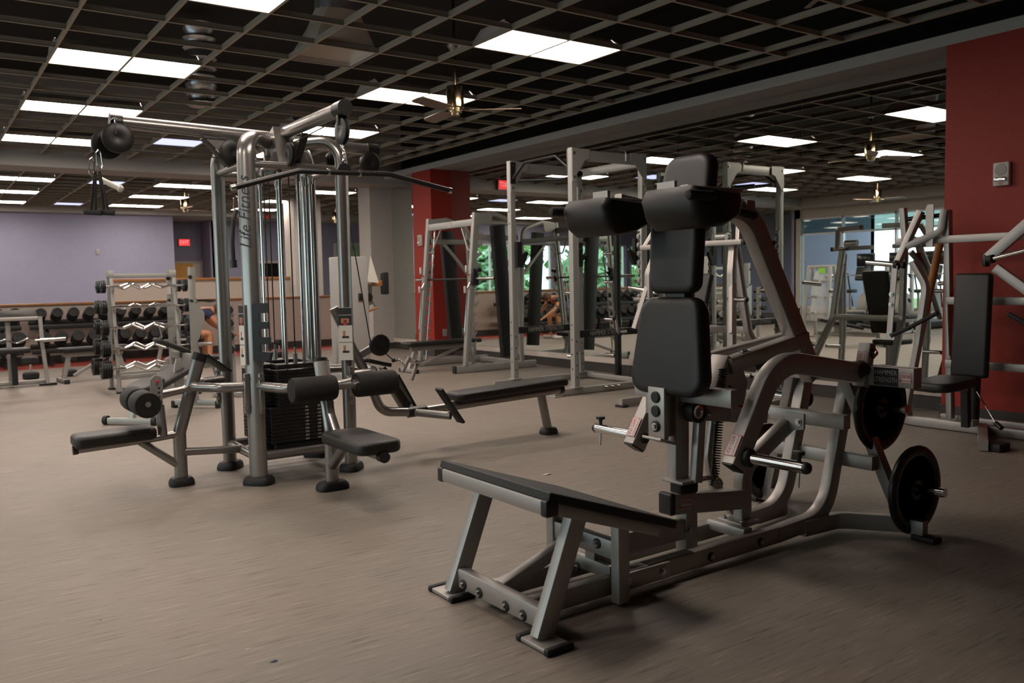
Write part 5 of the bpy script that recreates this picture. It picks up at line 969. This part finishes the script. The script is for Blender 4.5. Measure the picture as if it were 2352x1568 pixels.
# ------------------------------------------------------------------ preacher bench at the left edge, flat bench behind
t = thing('preacher_bench', 'silver preacher curl bench with black arm pad at the far left edge', 'weight bench', (-0.05, 4.8, 0))
mk('arm_pad', B().pad((0.05, 0.05, 0.985), (0.62, 0.30, 0.07), 0.022, Matrix.Rotation(0.35, 3, 'X'), 3, 0.05), 'vinyl', t); mk('front_rail', B().rt([(-0.42, -0.12, 0.945), (0.37, -0.12, 0.945)], 0.04, 0.05), 'silver', t)
for x in (-0.42, 0.38):
    mk('side_leg', B().rt([(x, -0.14, 0.97), (x+0.01, -0.15, 0.55), (x+0.05, -0.17, 0.02)], 0.05, 0.06, (0, 1, 0), 0.1), 'silver', t); mk('foot_bar', B().rt([(x-0.06, -0.17, 0.02), (x+0.16, -0.17, 0.02)], 0.06, 0.03), 'black_steel', t)
    mk('bar_catch', B().cyl((x, -0.18, 0.63), (x+0.24, -0.18, 0.635), 0.022, 14), 'chrome', t)
mk('centre_post', B().rt([(0.0, 0.05, 0.03), (0.0, 0.05, 0.95)], 0.06, 0.06, (1, 0, 0)), 'silver', t); mk('base_beam', B().rt([(-0.55, -0.05, 0.05), (0.42, -0.05, 0.05)], 0.06, 0.06), 'silver', t); mk('seat_pad', B().pad((0.02, -0.30, 0.52), (0.40, 0.34, 0.07), 0.02, None, 3, 0.08), 'vinyl', t); mk('seat_post', B().rt([(0.02, -0.30, 0.05), (0.02, -0.30, 0.49)], 0.07, 0.07, (1, 0, 0)), 'black_steel', t)
b = thing('curl_bar', 'loose zigzag curl bar resting across the preacher bench', 'barbell', (0.02, 4.52, 0.645), 0.05); mk('shaft', B().ct([(-0.6, 0, 0), (-0.25, 0, 0), (-0.15, 0, 0.03), (0.0, 0, -0.03), (0.12, 0, 0.03), (0.22, 0, 0.0), (0.6, 0, 0.0)], 0.0145, 0.03, 10), 'chrome', b); mk('sleeve', B().cyl((0.28, 0, 0), (0.60, 0, 0), 0.025, 16), 'chrome', b); mk('sleeve', B().cyl((-0.28, 0, 0), (-0.60, 0, 0), 0.025, 16), 'chrome', b)
flat_bench((1.02, 4.85, 0), 0.1, 'low grey-framed bench behind the curl bar rack', z=0.50, L_=0.95)
# ------------------------------------------------------------------ dumbbell racks along the half wall
def db_rack(x0, x1, lab):
    t = thing('dumbbell_rack', lab, 'dumbbell rack', ((x0+x1)/2, 8.22, 0)); L_ = x1-x0
    for (z, y, tl) in ((0.72, 0.10, 0.35), (0.30, -0.06, 0.35)):
        for e in (-0.11, 0.11): mk('shelf_rail', B().rt([(-L_/2, y+e, z+e*tl), (L_/2, y+e, z+e*tl)], 0.05, 0.085), 'black_steel', t)
    for s in (-1, 0, 1):
        x = s*(L_/2-0.28); mk('post', B().rt([(x, 0.18, 0.03), (x, 0.12, 0.80)], 0.06, 0.07, (0, 1, 0)), 'black_steel', t); mk('foot', B().rt([(x, -0.30, 0.025), (x, 0.30, 0.025)], 0.06, 0.05), 'black_steel', t)
    return t
db_rack(-2.45, 0.42, 'black two-tier dumbbell rack along the half wall, left one'); db_rack(0.55, 3.45, 'black two-tier dumbbell rack along the half wall behind the curl bar rack')
def dumbbell(loc, r, lab, group, ang=0.0):
    t = thing('dumbbell', lab, 'dumbbell', loc, 0, group); R = Matrix.Rotation(ang, 3, 'X')
    mk('handle', B().cyl(R @ V((0, -0.07, 0)), R @ V((0, 0.07, 0)), 0.016, 10), 'chrome', t)
    for s in (-1, 1): mk('head', B().lathe(R @ V((0, s*0.065, 0)), R @ V((0, s, 0)), [(0.02, 0), (r*.85, 0), (r, 0.012), (r, 0.075), (r*.9, 0.09), (r*.5, 0.094), (r*.45, 0.088), (0, 0.088)], 20), 'rubber', t)
    return t
dbs = {}
def put_db(loc, r, lab, group, ang):
    key = (r, round(ang, 2))
    if key not in dbs: dbs[key] = dumbbell(loc, r, lab, group, ang); return dbs[key]
    return dup(dbs[key], loc, label=lab, group=group)
for k in range(21):
    x = -2.28+0.262*k+(0.13 if k > 10 else 0); r = 0.102 if k < 11 else 0.094
    put_db((x, 8.32, 0.795+r), r, 'round black rubber dumbbell on the upper tier of the dumbbell racks', 'upper tier dumbbells', -0.33); put_db((x+0.03, 8.16, 0.37+r), r+0.008, 'round black rubber dumbbell on the lower tier of the dumbbell racks', 'lower tier dumbbells', -0.33)
def stand_db(loc, r, lab):
    t = thing('dumbbell', lab, 'dumbbell', loc, random.uniform(0, 1), 'dumbbells standing on the floor')
    mk('handle', B().cyl((0, 0, 0.09), (0, 0, 0.25), 0.016, 10), 'chrome', t)
    for z in (0.0, 0.23): mk('head', B().lathe((0, 0, z), (0, 0, 1), [(r*.8, 0), (r, 0.02), (r, 0.085), (r*.8, 0.105), (0, 0.105)], 6 if r < 0.1 else 20), 'rubber', t)
stand_db((0.29, 5.8, 0), 0.115, 'black dumbbell standing on end under the preacher bench'); stand_db((0.82, 5.8, 0), 0.105, 'black dumbbell standing on end left of the low bench'); stand_db((4.05, 6.6, 0), 0.095, 'left black dumbbell standing on end seen between the tower posts'); stand_db((4.42, 6.55, 0), 0.095, 'right black dumbbell standing on end seen between the tower posts')
# small vertical hex dumbbell tree behind the tower
t = thing('dumbbell_tree', 'slim rack of small black hex dumbbells behind the left tower post', 'dumbbell rack', (2.05, 1.6, 0)); mk('post', B().rt([(0, 0, 0.02), (0, 0, 1.12)], 0.06, 0.06, (1, 0, 0)), 'silver_pale', t); mk('base', B().rt([(0, -0.25, 0.03), (0, 0.25, 0.03)], 0.07, 0.05), 'silver_pale', t); mk('base', B().rt([(-0.25, 0, 0.03), (0.25, 0, 0.03)], 0.07, 0.05), 'silver_pale', t)
for k in range(4):
    z = 1.05-0.16*k; mk('cradle', B().box((-0.03, 0, z-0.05), (0.14, 0.10, 0.012)), 'silver_pale', t)
    d_ = thing('hex_dumbbell', 'small black hex dumbbell, %s from the top of the slim rack' % ['first', 'second', 'third', 'fourth'][k], 'dumbbell', (2.0, 1.6, z), 0, 'hex dumbbells on the slim rack'); mk('handle', B().cyl((0, -0.07, 0), (0, 0.07, 0), 0.014, 10), 'steel', d_)
    for s in (-1, 1): mk('head', B().cyl((0, s*0.05, 0), (0, s*0.13, 0), 0.052, 6), 'rubber', d_)
# ------------------------------------------------------------------ grey cable column behind the tower
C_ = V((3.66, 1.62, 0)); t = thing('cable_column', 'grey boxed cable column with paper sheet and hanging handle behind the tower', 'gym machine', C_)
mk('shroud', B().box((-0.03, 0, 0.93), (0.40, 0.34, 1.52), 0.012), 'device_grey', t); mk('base', B().box((-0.03, 0, 0.09), (0.50, 0.50, 0.18), 0.02), 'silver_pale', t); mk('slide_slot', B().box((-0.10, -0.172, 0.72), (0.03, 0.006, 0.62)), 'ink', t, False); mk('carriage', B().box((0.22, -0.05, 1.22), (0.09, 0.10, 0.34), 0.01), 'steel', t); mk('carriage_pulley', B().cyl((0.20, -0.12, 1.15), (0.20, -0.08, 1.15), 0.055, 18), 'plastic_black', t); mk('paper_sheet', B().prism([(0, 0), (.17, -.02), (.06, .34)], (0.16, -0.16, 1.36), (1, 0, 0), (0, 0, 1), 0.003), 'paper', t, False)
mk('stop_arm', B().rt([(0.25, -0.08, 1.34), (0.44, -0.08, 1.335)], 0.05, 0.08), 'wood', t); mk('stop_bumper', B().pad((0.455, -0.08, 1.335), (0.10, 0.08, 0.30), 0.02), 'rubber', t); mk('selector_pin', B().box((0.05, -0.18, 1.16), (0.06, 0.03, 0.10), 0.008), 'plastic_black', t); mk('rear_leg', B().rt([(-0.25, 0.0, 0.15), (-0.16, 0.0, 1.1)], 0.05, 0.05, (1, 0, 0)), 'silver_pale', t)
h_ = thing('stirrup_handle', 'stirrup cable handle with brown grip hanging by the cable column', 'handle', (3.89, 1.50, 1.0)); mk('strap', B().ct([(0, 0, 0.13), (-0.05, 0, -0.03)], 0.004, n=6).ct([(0, 0, 0.13), (0.07, 0, 0.01)], 0.004, n=6), 'rubber', h_); mk('grip', B().cyl((-0.055, 0, -0.035), (0.075, 0, 0.01), 0.016, 12), 'wood', h_)
# ------------------------------------------------------------------ cardio side, mostly seen in the mirrors
def cardio(loc, lab):
    t = thing('elliptical_trainer', lab, 'exercise machine', loc, 0, 'ellipticals by the glazed wall')
    mk('base', B().pad((0, 0, 0.12), (1.6, 0.55, 0.2), 0.05), 'black_steel', t); mk('drive_cover', B().lathe((-0.45, -0.16, 0.50), (0, 1, 0), [(0.28, 0), (0.34, 0.05), (0.34, 0.27), (0.28, 0.32)], 26), 'device_grey', t); mk('mast', B().rt([(-0.42, 0, 0.5), (-0.30, 0, 1.25)], 0.10, 0.12, (1, 0, 0)), 'device_grey', t)
    mk('console', B().pad((-0.25, 0, 1.33), (0.10, 0.46, 0.36), 0.04, Matrix.Rotation(-0.3, 3, 'Y'), 3), 'plastic_black', t); mk('screen_panel', B().box((-0.32, 0, 1.68), (0.05, 0.50, 0.33), 0.012), 'screen', t); mk('screen_stem', B().cyl((-0.32, 0, 1.40), (-0.33, 0, 1.60), 0.03, 12), 'plastic_black', t); mk('seat', B().pad((0.35, 0, 0.90), (0.30, 0.24, 0.08), 0.03), 'vinyl', t); mk('seat_post', B().cyl((0.35, 0, 0.2), (0.35, 0, 0.88), 0.03, 12), 'steel', t)
    for s in (-1, 1): mk('handle_arm', B().ct([(-0.2, s*0.28, 0.5), (-0.05, s*0.30, 1.1), (0.06, s*0.27, 1.35)], 0.018, 0.1, 10), 'plastic_black', t); mk('pedal', B().box((0.1, s*0.17, 0.33), (0.4, 0.14, 0.04), 0.01), 'rubber', t)
cardio((-4.75, 3.95, 0), 'exercise machine with dark screen by the glazed wall, left of the three in the mirror'); cardio((-4.75, 3.05, 0), 'exercise machine with dark screen by the glazed wall, middle one in the mirror'); cardio((-4.75, 2.15, 0), 'exercise machine with dark screen by the glazed wall, nearest the red wall in the mirror')
def bench_press(loc, lab, bl_):
    t = thing('bench_press', lab, 'weight bench', loc, 0, 'bench presses seen in the mirrors')
    for s in (-1, 1):
        mk('upright', B().rt([(0, s*0.55, 0.02), (0, s*0.55, 1.58)], 0.06, 0.09, (1, 0, 0)), 'silver', t); mk('foot', B().rt([(-0.3, s*0.55, 0.03), (0.3, s*0.55, 0.03)], 0.06, 0.06), 'silver', t)
        for z in (1.26, 0.95, 0.72): mk('bar_catch', B().prism([(-.02, -.05), (.05, -.02), (.08, .05), (.04, .02), (-.02, .04)], (0.04, s*0.55, z), (1, 0, 0), (0, 0, 1), 0.05), 'black_steel', t)
    mk('cross_tube', B().rt([(0, -0.55, 0.45), (0, 0.55, 0.45)], 0.06, 0.08), 'silver', t); mk('bench_pad', B().pad((0.75, 0, 0.43), (1.2, 0.28, 0.07), 0.02, None, 3, 0.05), 'vinyl', t); mk('bench_rail', B().rt([(0, 0, 0.35), (1.3, 0, 0.35)], 0.06, 0.07), 'silver', t); mk('bench_leg', B().rt([(1.25, 0, 0.35), (1.3, 0, 0.02)], 0.06, 0.06, (1, 0, 0)), 'silver', t)
    b = thing('barbell', bl_, 'barbell', (loc[0]+0.08, loc[1], 1.30), 0, 'barbells on the bench presses'); mk('shaft', B().cyl((0, -0.66, 0), (0, 0.66, 0), 0.014, 12), 'chrome', b)
    for s in (-1, 1): mk('sleeve', B().cyl((0, s*0.64, 0), (0, s*1.06, 0), 0.025, 16), 'chrome', b); mk('collar', B().cyl((0, s*0.64, 0), (0, s*0.67, 0), 0.036, 16), 'chrome', b)
bench_press((-2.95, 2.62, 0), 'silver bench press with empty bar, nearer the tower, seen in the mirror', 'empty chrome barbell on the bench press nearer the tower'); bench_press((-2.9, 0.9, 0), 'silver bench press with empty bar, nearer the glazed wall, seen in the mirror', 'empty chrome barbell on the bench press nearer the glazed wall')
t = thing('wrapped_plate_rack', 'silver plate rack still wrapped in clear plastic, seen in the mirror', 'plate rack', (-0.95, 2.35, 0))
for s in (-1, 1):
    mk('side_post', B().rt([(0.22*s, 0.30, 0.02), (0.08*s, 0.26, 1.5)], 0.05, 0.07, (1, 0, 0)), 'silver', t); mk('side_post', B().rt([(0.22*s, -0.30, 0.02), (0.08*s, -0.26, 1.5)], 0.05, 0.07, (1, 0, 0)), 'silver', t); mk('foot', B().rt([(0.24*s, -0.36, 0.02), (0.24*s, 0.36, 0.02)], 0.06, 0.03), 'silver', t); mk('top_bar', B().rt([(0.08*s, -0.28, 1.5), (0.08*s, 0.28, 1.5)], 0.05, 0.06), 'silver', t)
    for z in (0.5, 0.85, 1.2): mk('plate_peg', B().cyl((0.12*s, 0, z), (0.34*s, 0, z+0.02), 0.022, 12), 'steel', t); mk('peg_bar', B().rt([(0.12*s, -0.28, z), (0.12*s, 0.28, z)], 0.04, 0.04), 'silver', t)
pw = B().lathe((0, 0, 0.35), (0, 0, 1), [(0.16, 0), (0.24, 0.15), (0.20, 0.4), (0.22, 0.6), (0.13, 0.95), (0.05, 1.12)], 24)
for i, p_ in enumerate(pw.v): p_ += V((random.uniform(-.03, .03), random.uniform(-.03, .03), 0))
mk('plastic_wrap', pw, 'plastic_wrap', t); mk('green_tag', B().box((0.10, -0.08, 1.42), (0.01, 0.16, 0.12)), 'green_label', t, False)
# ------------------------------------------------------------------ trees outside the far windows
def tree(loc, h, r, m, lab):
    t = thing('tree', lab, 'tree', loc, 0, 'trees outside the far windows'); mk('trunk', B().ct([(0, 0, 0), (0.05, 0.1, h*.35), (0, 0, h*.75)], 0.13, 0, 10), 'bark', t)
    b = B()
    for k in range(420):
        a = random.uniform(0, 2*PI); q = random.random(); z = h*(0.28+0.72*q); rr = r*math.sin(PI*(0.12+0.86*q))*math.sqrt(random.random()); c = V((rr*math.cos(a), rr*math.sin(a), z)); s = random.uniform(.18, .42)
        vs = [c+V((random.gauss(0, s), random.gauss(0, s), random.gauss(0, s*.7))) for _ in range(4)]; b.add(vs, [(0, 1, 2), (0, 2, 3)])
    o = mk('foliage', b, m, t, False); o['kind'] = 'stuff'
    return t
lb = ['left of the window wall', 'second along the window wall', 'in the middle of the window wall', 'fourth along the window wall', 'fifth along the window wall', 'at the far end of the window wall', 'tallest one set back behind the others']
for k, (x, y, h, r, m) in enumerate([(-22, 32, 5.5, 2.6, 'leaf'), (-17.5, 30, 4.2, 2.2, 'leaf_pale'), (-13.5, 33, 6.0, 2.8, 'leaf'), (-10, 29, 3.6, 2.0, 'leaf_pale'), (-7, 33, 5.2, 2.5, 'leaf'), (-3.5, 30, 4.4, 2.2, 'leaf_pale'), (-15, 40, 8.0, 3.2, 'leaf_pale')]): tree((x, y, -1.0), h, r, m, 'green leafy tree outside the far windows, '+lb[k])
gd = struct('ground_outside', bx(-60, 40, 17.2, 90, -1.1, -1.0), 'grass')
# ------------------------------------------------------------------ person leaning forward on a bench
flat_bench((2.62, 6.5, 0), 0.0, 'short black bench under the seated person', z=0.44, L_=0.8)
def person():
    def skin_mesh(name, verts, edges, radii, m, parent, root=0, sub=2):
        me = bpy.data.meshes.new(name); me.from_pydata([V(v) for v in verts], edges, []); o = bpy.data.objects.new(name, me); COL.objects.link(o)
        sk = o.modifiers.new('skin', 'SKIN'); sk.use_smooth_shade = True; sb = o.modifiers.new('sub', 'SUBSURF'); sb.levels = sub; sb.render_levels = sub
        for i, r in enumerate(radii): me.skin_vertices[0].data[i].radius = (r, r) if not isinstance(r, tuple) else r
        for i in range(len(verts)): me.skin_vertices[0].data[i].use_root = (i == root)
        dg = bpy.context.evaluated_depsgraph_get(); dg.update(); m2 = bpy.data.meshes.new_from_object(o.evaluated_get(dg)); bpy.data.objects.remove(o)
        m2.name = name; m2.materials.clear(); m2.materials.append(MAT[m]); m2.polygons.foreach_set('use_smooth', [True]*len(m2.polygons)); return link(bpy.data.objects.new(name, m2), parent)
    t = thing('person', 'person in navy shirt and dark shorts bending forward on a bench', 'person', (2.70, 6.5, 0))
    vs = [(0, 0, 0.56), (0.12, 0, 0.68), (0.27, 0, 0.83), (0.40, 0, 0.93), (0.48, 0, 0.93), (0.56, 0, 0.92), (0.66, 0, 0.90)]; ed = [(0, 1), (1, 2), (2, 3), (3, 4), (4, 5), (5, 6)]; rd = [0.13, 0.12, 0.13, 0.10, 0.055, 0.075, 0.085]
    for s in (-1, 1):
        n = len(vs); vs += [(0.05, s*0.10, 0.52), (0.42, s*0.16, 0.53), (0.40, s*0.16, 0.10), (0.40, s*0.16, 0.05), (0.54, s*0.17, 0.035)]; ed += [(0, n), (n, n+1), (n+1, n+2), (n+2, n+3), (n+3, n+4)]; rd += [0.095, 0.065, 0.042, 0.045, 0.032]
        n = len(vs); vs += [(0.38, s*0.17, 0.90), (0.55, s*0.22, 0.68), (0.80, s*0.19, 0.52), (0.87, s*0.18, 0.48)]; ed += [(3, n), (n, n+1), (n+1, n+2), (n+2, n+3)]; rd += [0.062, 0.046, 0.032, 0.036]
        for j, (dx, dy, dz, L_) in enumerate(((0.9, -0.45, -0.3, 0.075), (1, -0.15, -0.45, 0.085), (1, 0.1, -0.45, 0.08), (0.9, 0.35, -0.45, 0.065), (0.35, -0.9, -0.2, 0.06))):
            d_ = V((dx, dy*s, dz)).normalized(); p0 = V((0.88, s*0.18+dy*s*0.03, 0.475)); q = len(vs); vs += [tuple(p0), tuple(p0+d_*L_*.55), tuple(p0+d_*L_+V((-0.01, 0, -0.015)))]; ed += [(n+3, q), (q, q+1), (q+1, q+2)]; rd += [0.011, 0.0095, 0.0085]
    skin_mesh('body', vs, ed, rd, 'skin', t)
    sv = [(0.01, 0, 0.58), (0.12, 0, 0.68), (0.27, 0, 0.83), (0.40, 0, 0.925)]; se = [(0, 1), (1, 2), (2, 3)]; sr = [0.155, 0.145, 0.155, 0.118]
    for s in (-1, 1): n = len(sv); sv += [(0.38, s*0.17, 0.90), (0.47, s*0.20, 0.78)]; se += [(3, n), (n, n+1)]; sr += [0.085, 0.072]
    skin_mesh('shirt', sv, se, sr, 'shirt_navy', t)
    pv = [(0, 0, 0.55)]; pe = []; pr = [0.15]
    for s in (-1, 1): n = len(pv); pv += [(0.05, s*0.10, 0.52), (0.30, s*0.145, 0.53)]; pe += [(0, n), (n, n+1)]; pr += [0.115, 0.095]
    skin_mesh('shorts', pv, pe, pr, 'shorts_black', t)
    hb = B().lathe((0.63, 0, 0.935), (-0.35, 0, 1), [(0.105, -0.03), (0.112, 0.01), (0.10, 0.06), (0.06, 0.095), (0, 0.105)], 20); mk('hair', hb, 'hair', t)
    for s in (-1, 1): mk('ear', B().pad((0.63, s*0.092, 0.89), (0.03, 0.014, 0.05), 0.006), 'skin', t); mk('eye', B().lathe((0.735, s*0.032, 0.90), (1, 0, 0), [(0.010, 0), (0.008, 0.004), (0, 0.006)], 10), 'ink', t); mk('shoe', B().pad((0.46, s*0.165, 0.04), (0.27, 0.10, 0.08), 0.03, None, 3, 0.045), 'device_white', t)
    mk('nose', B().prism([(0, -.02), (.022, -.015), (.004, .025)], (0.738, 0, 0.88), (1, 0, 0), (0, 0, 1), 0.018), 'skin', t); mk('mouth', B().box((0.738, 0, 0.845), (0.008, 0.035, 0.006)), 'hair', t)
person()
# ------------------------------------------------------------------ litter on the floor
def scrap(loc, s, m, lab):
    b = B(); n = 9; vs = [(0, 0, s*0.25)]
    for k in range(n): a = 2*PI*k/n; r = s*random.uniform(.5, 1.0); vs.append((r*math.cos(a), r*0.5*math.sin(a), random.uniform(0.001, s*0.15)))
    vs.append((0, 0, 0.0)); fs = [(0, k+1, (k+1) % n+1) for k in range(n)]+[(n+1, (k+1) % n+1, k+1) for k in range(n)]
    tag(mk('paper_scrap', b.add(vs, fs), m, None, False), lab, 'litter', 'bits of litter on the floor').location = loc
scrap((-0.161, -6.028, 0), 0.02, 'debris_blue', 'dark blue wrapper scrap on the floor at lower left'); scrap((-0.203, -5.868, 0), 0.013, 'debris', 'tiny pale crumb on the floor near the blue scrap'); scrap((2.37, -4.318, 0), 0.045, 'debris', 'crumpled clear scrap on the floor between tower and squat machine'); scrap((2.649, -4.395, 0), 0.015, 'debris', 'tiny pale crumb right of the crumpled scrap'); scrap((-0.59, -5.221, 0), 0.008, 'ink', 'tiny dark speck on the floor at left')
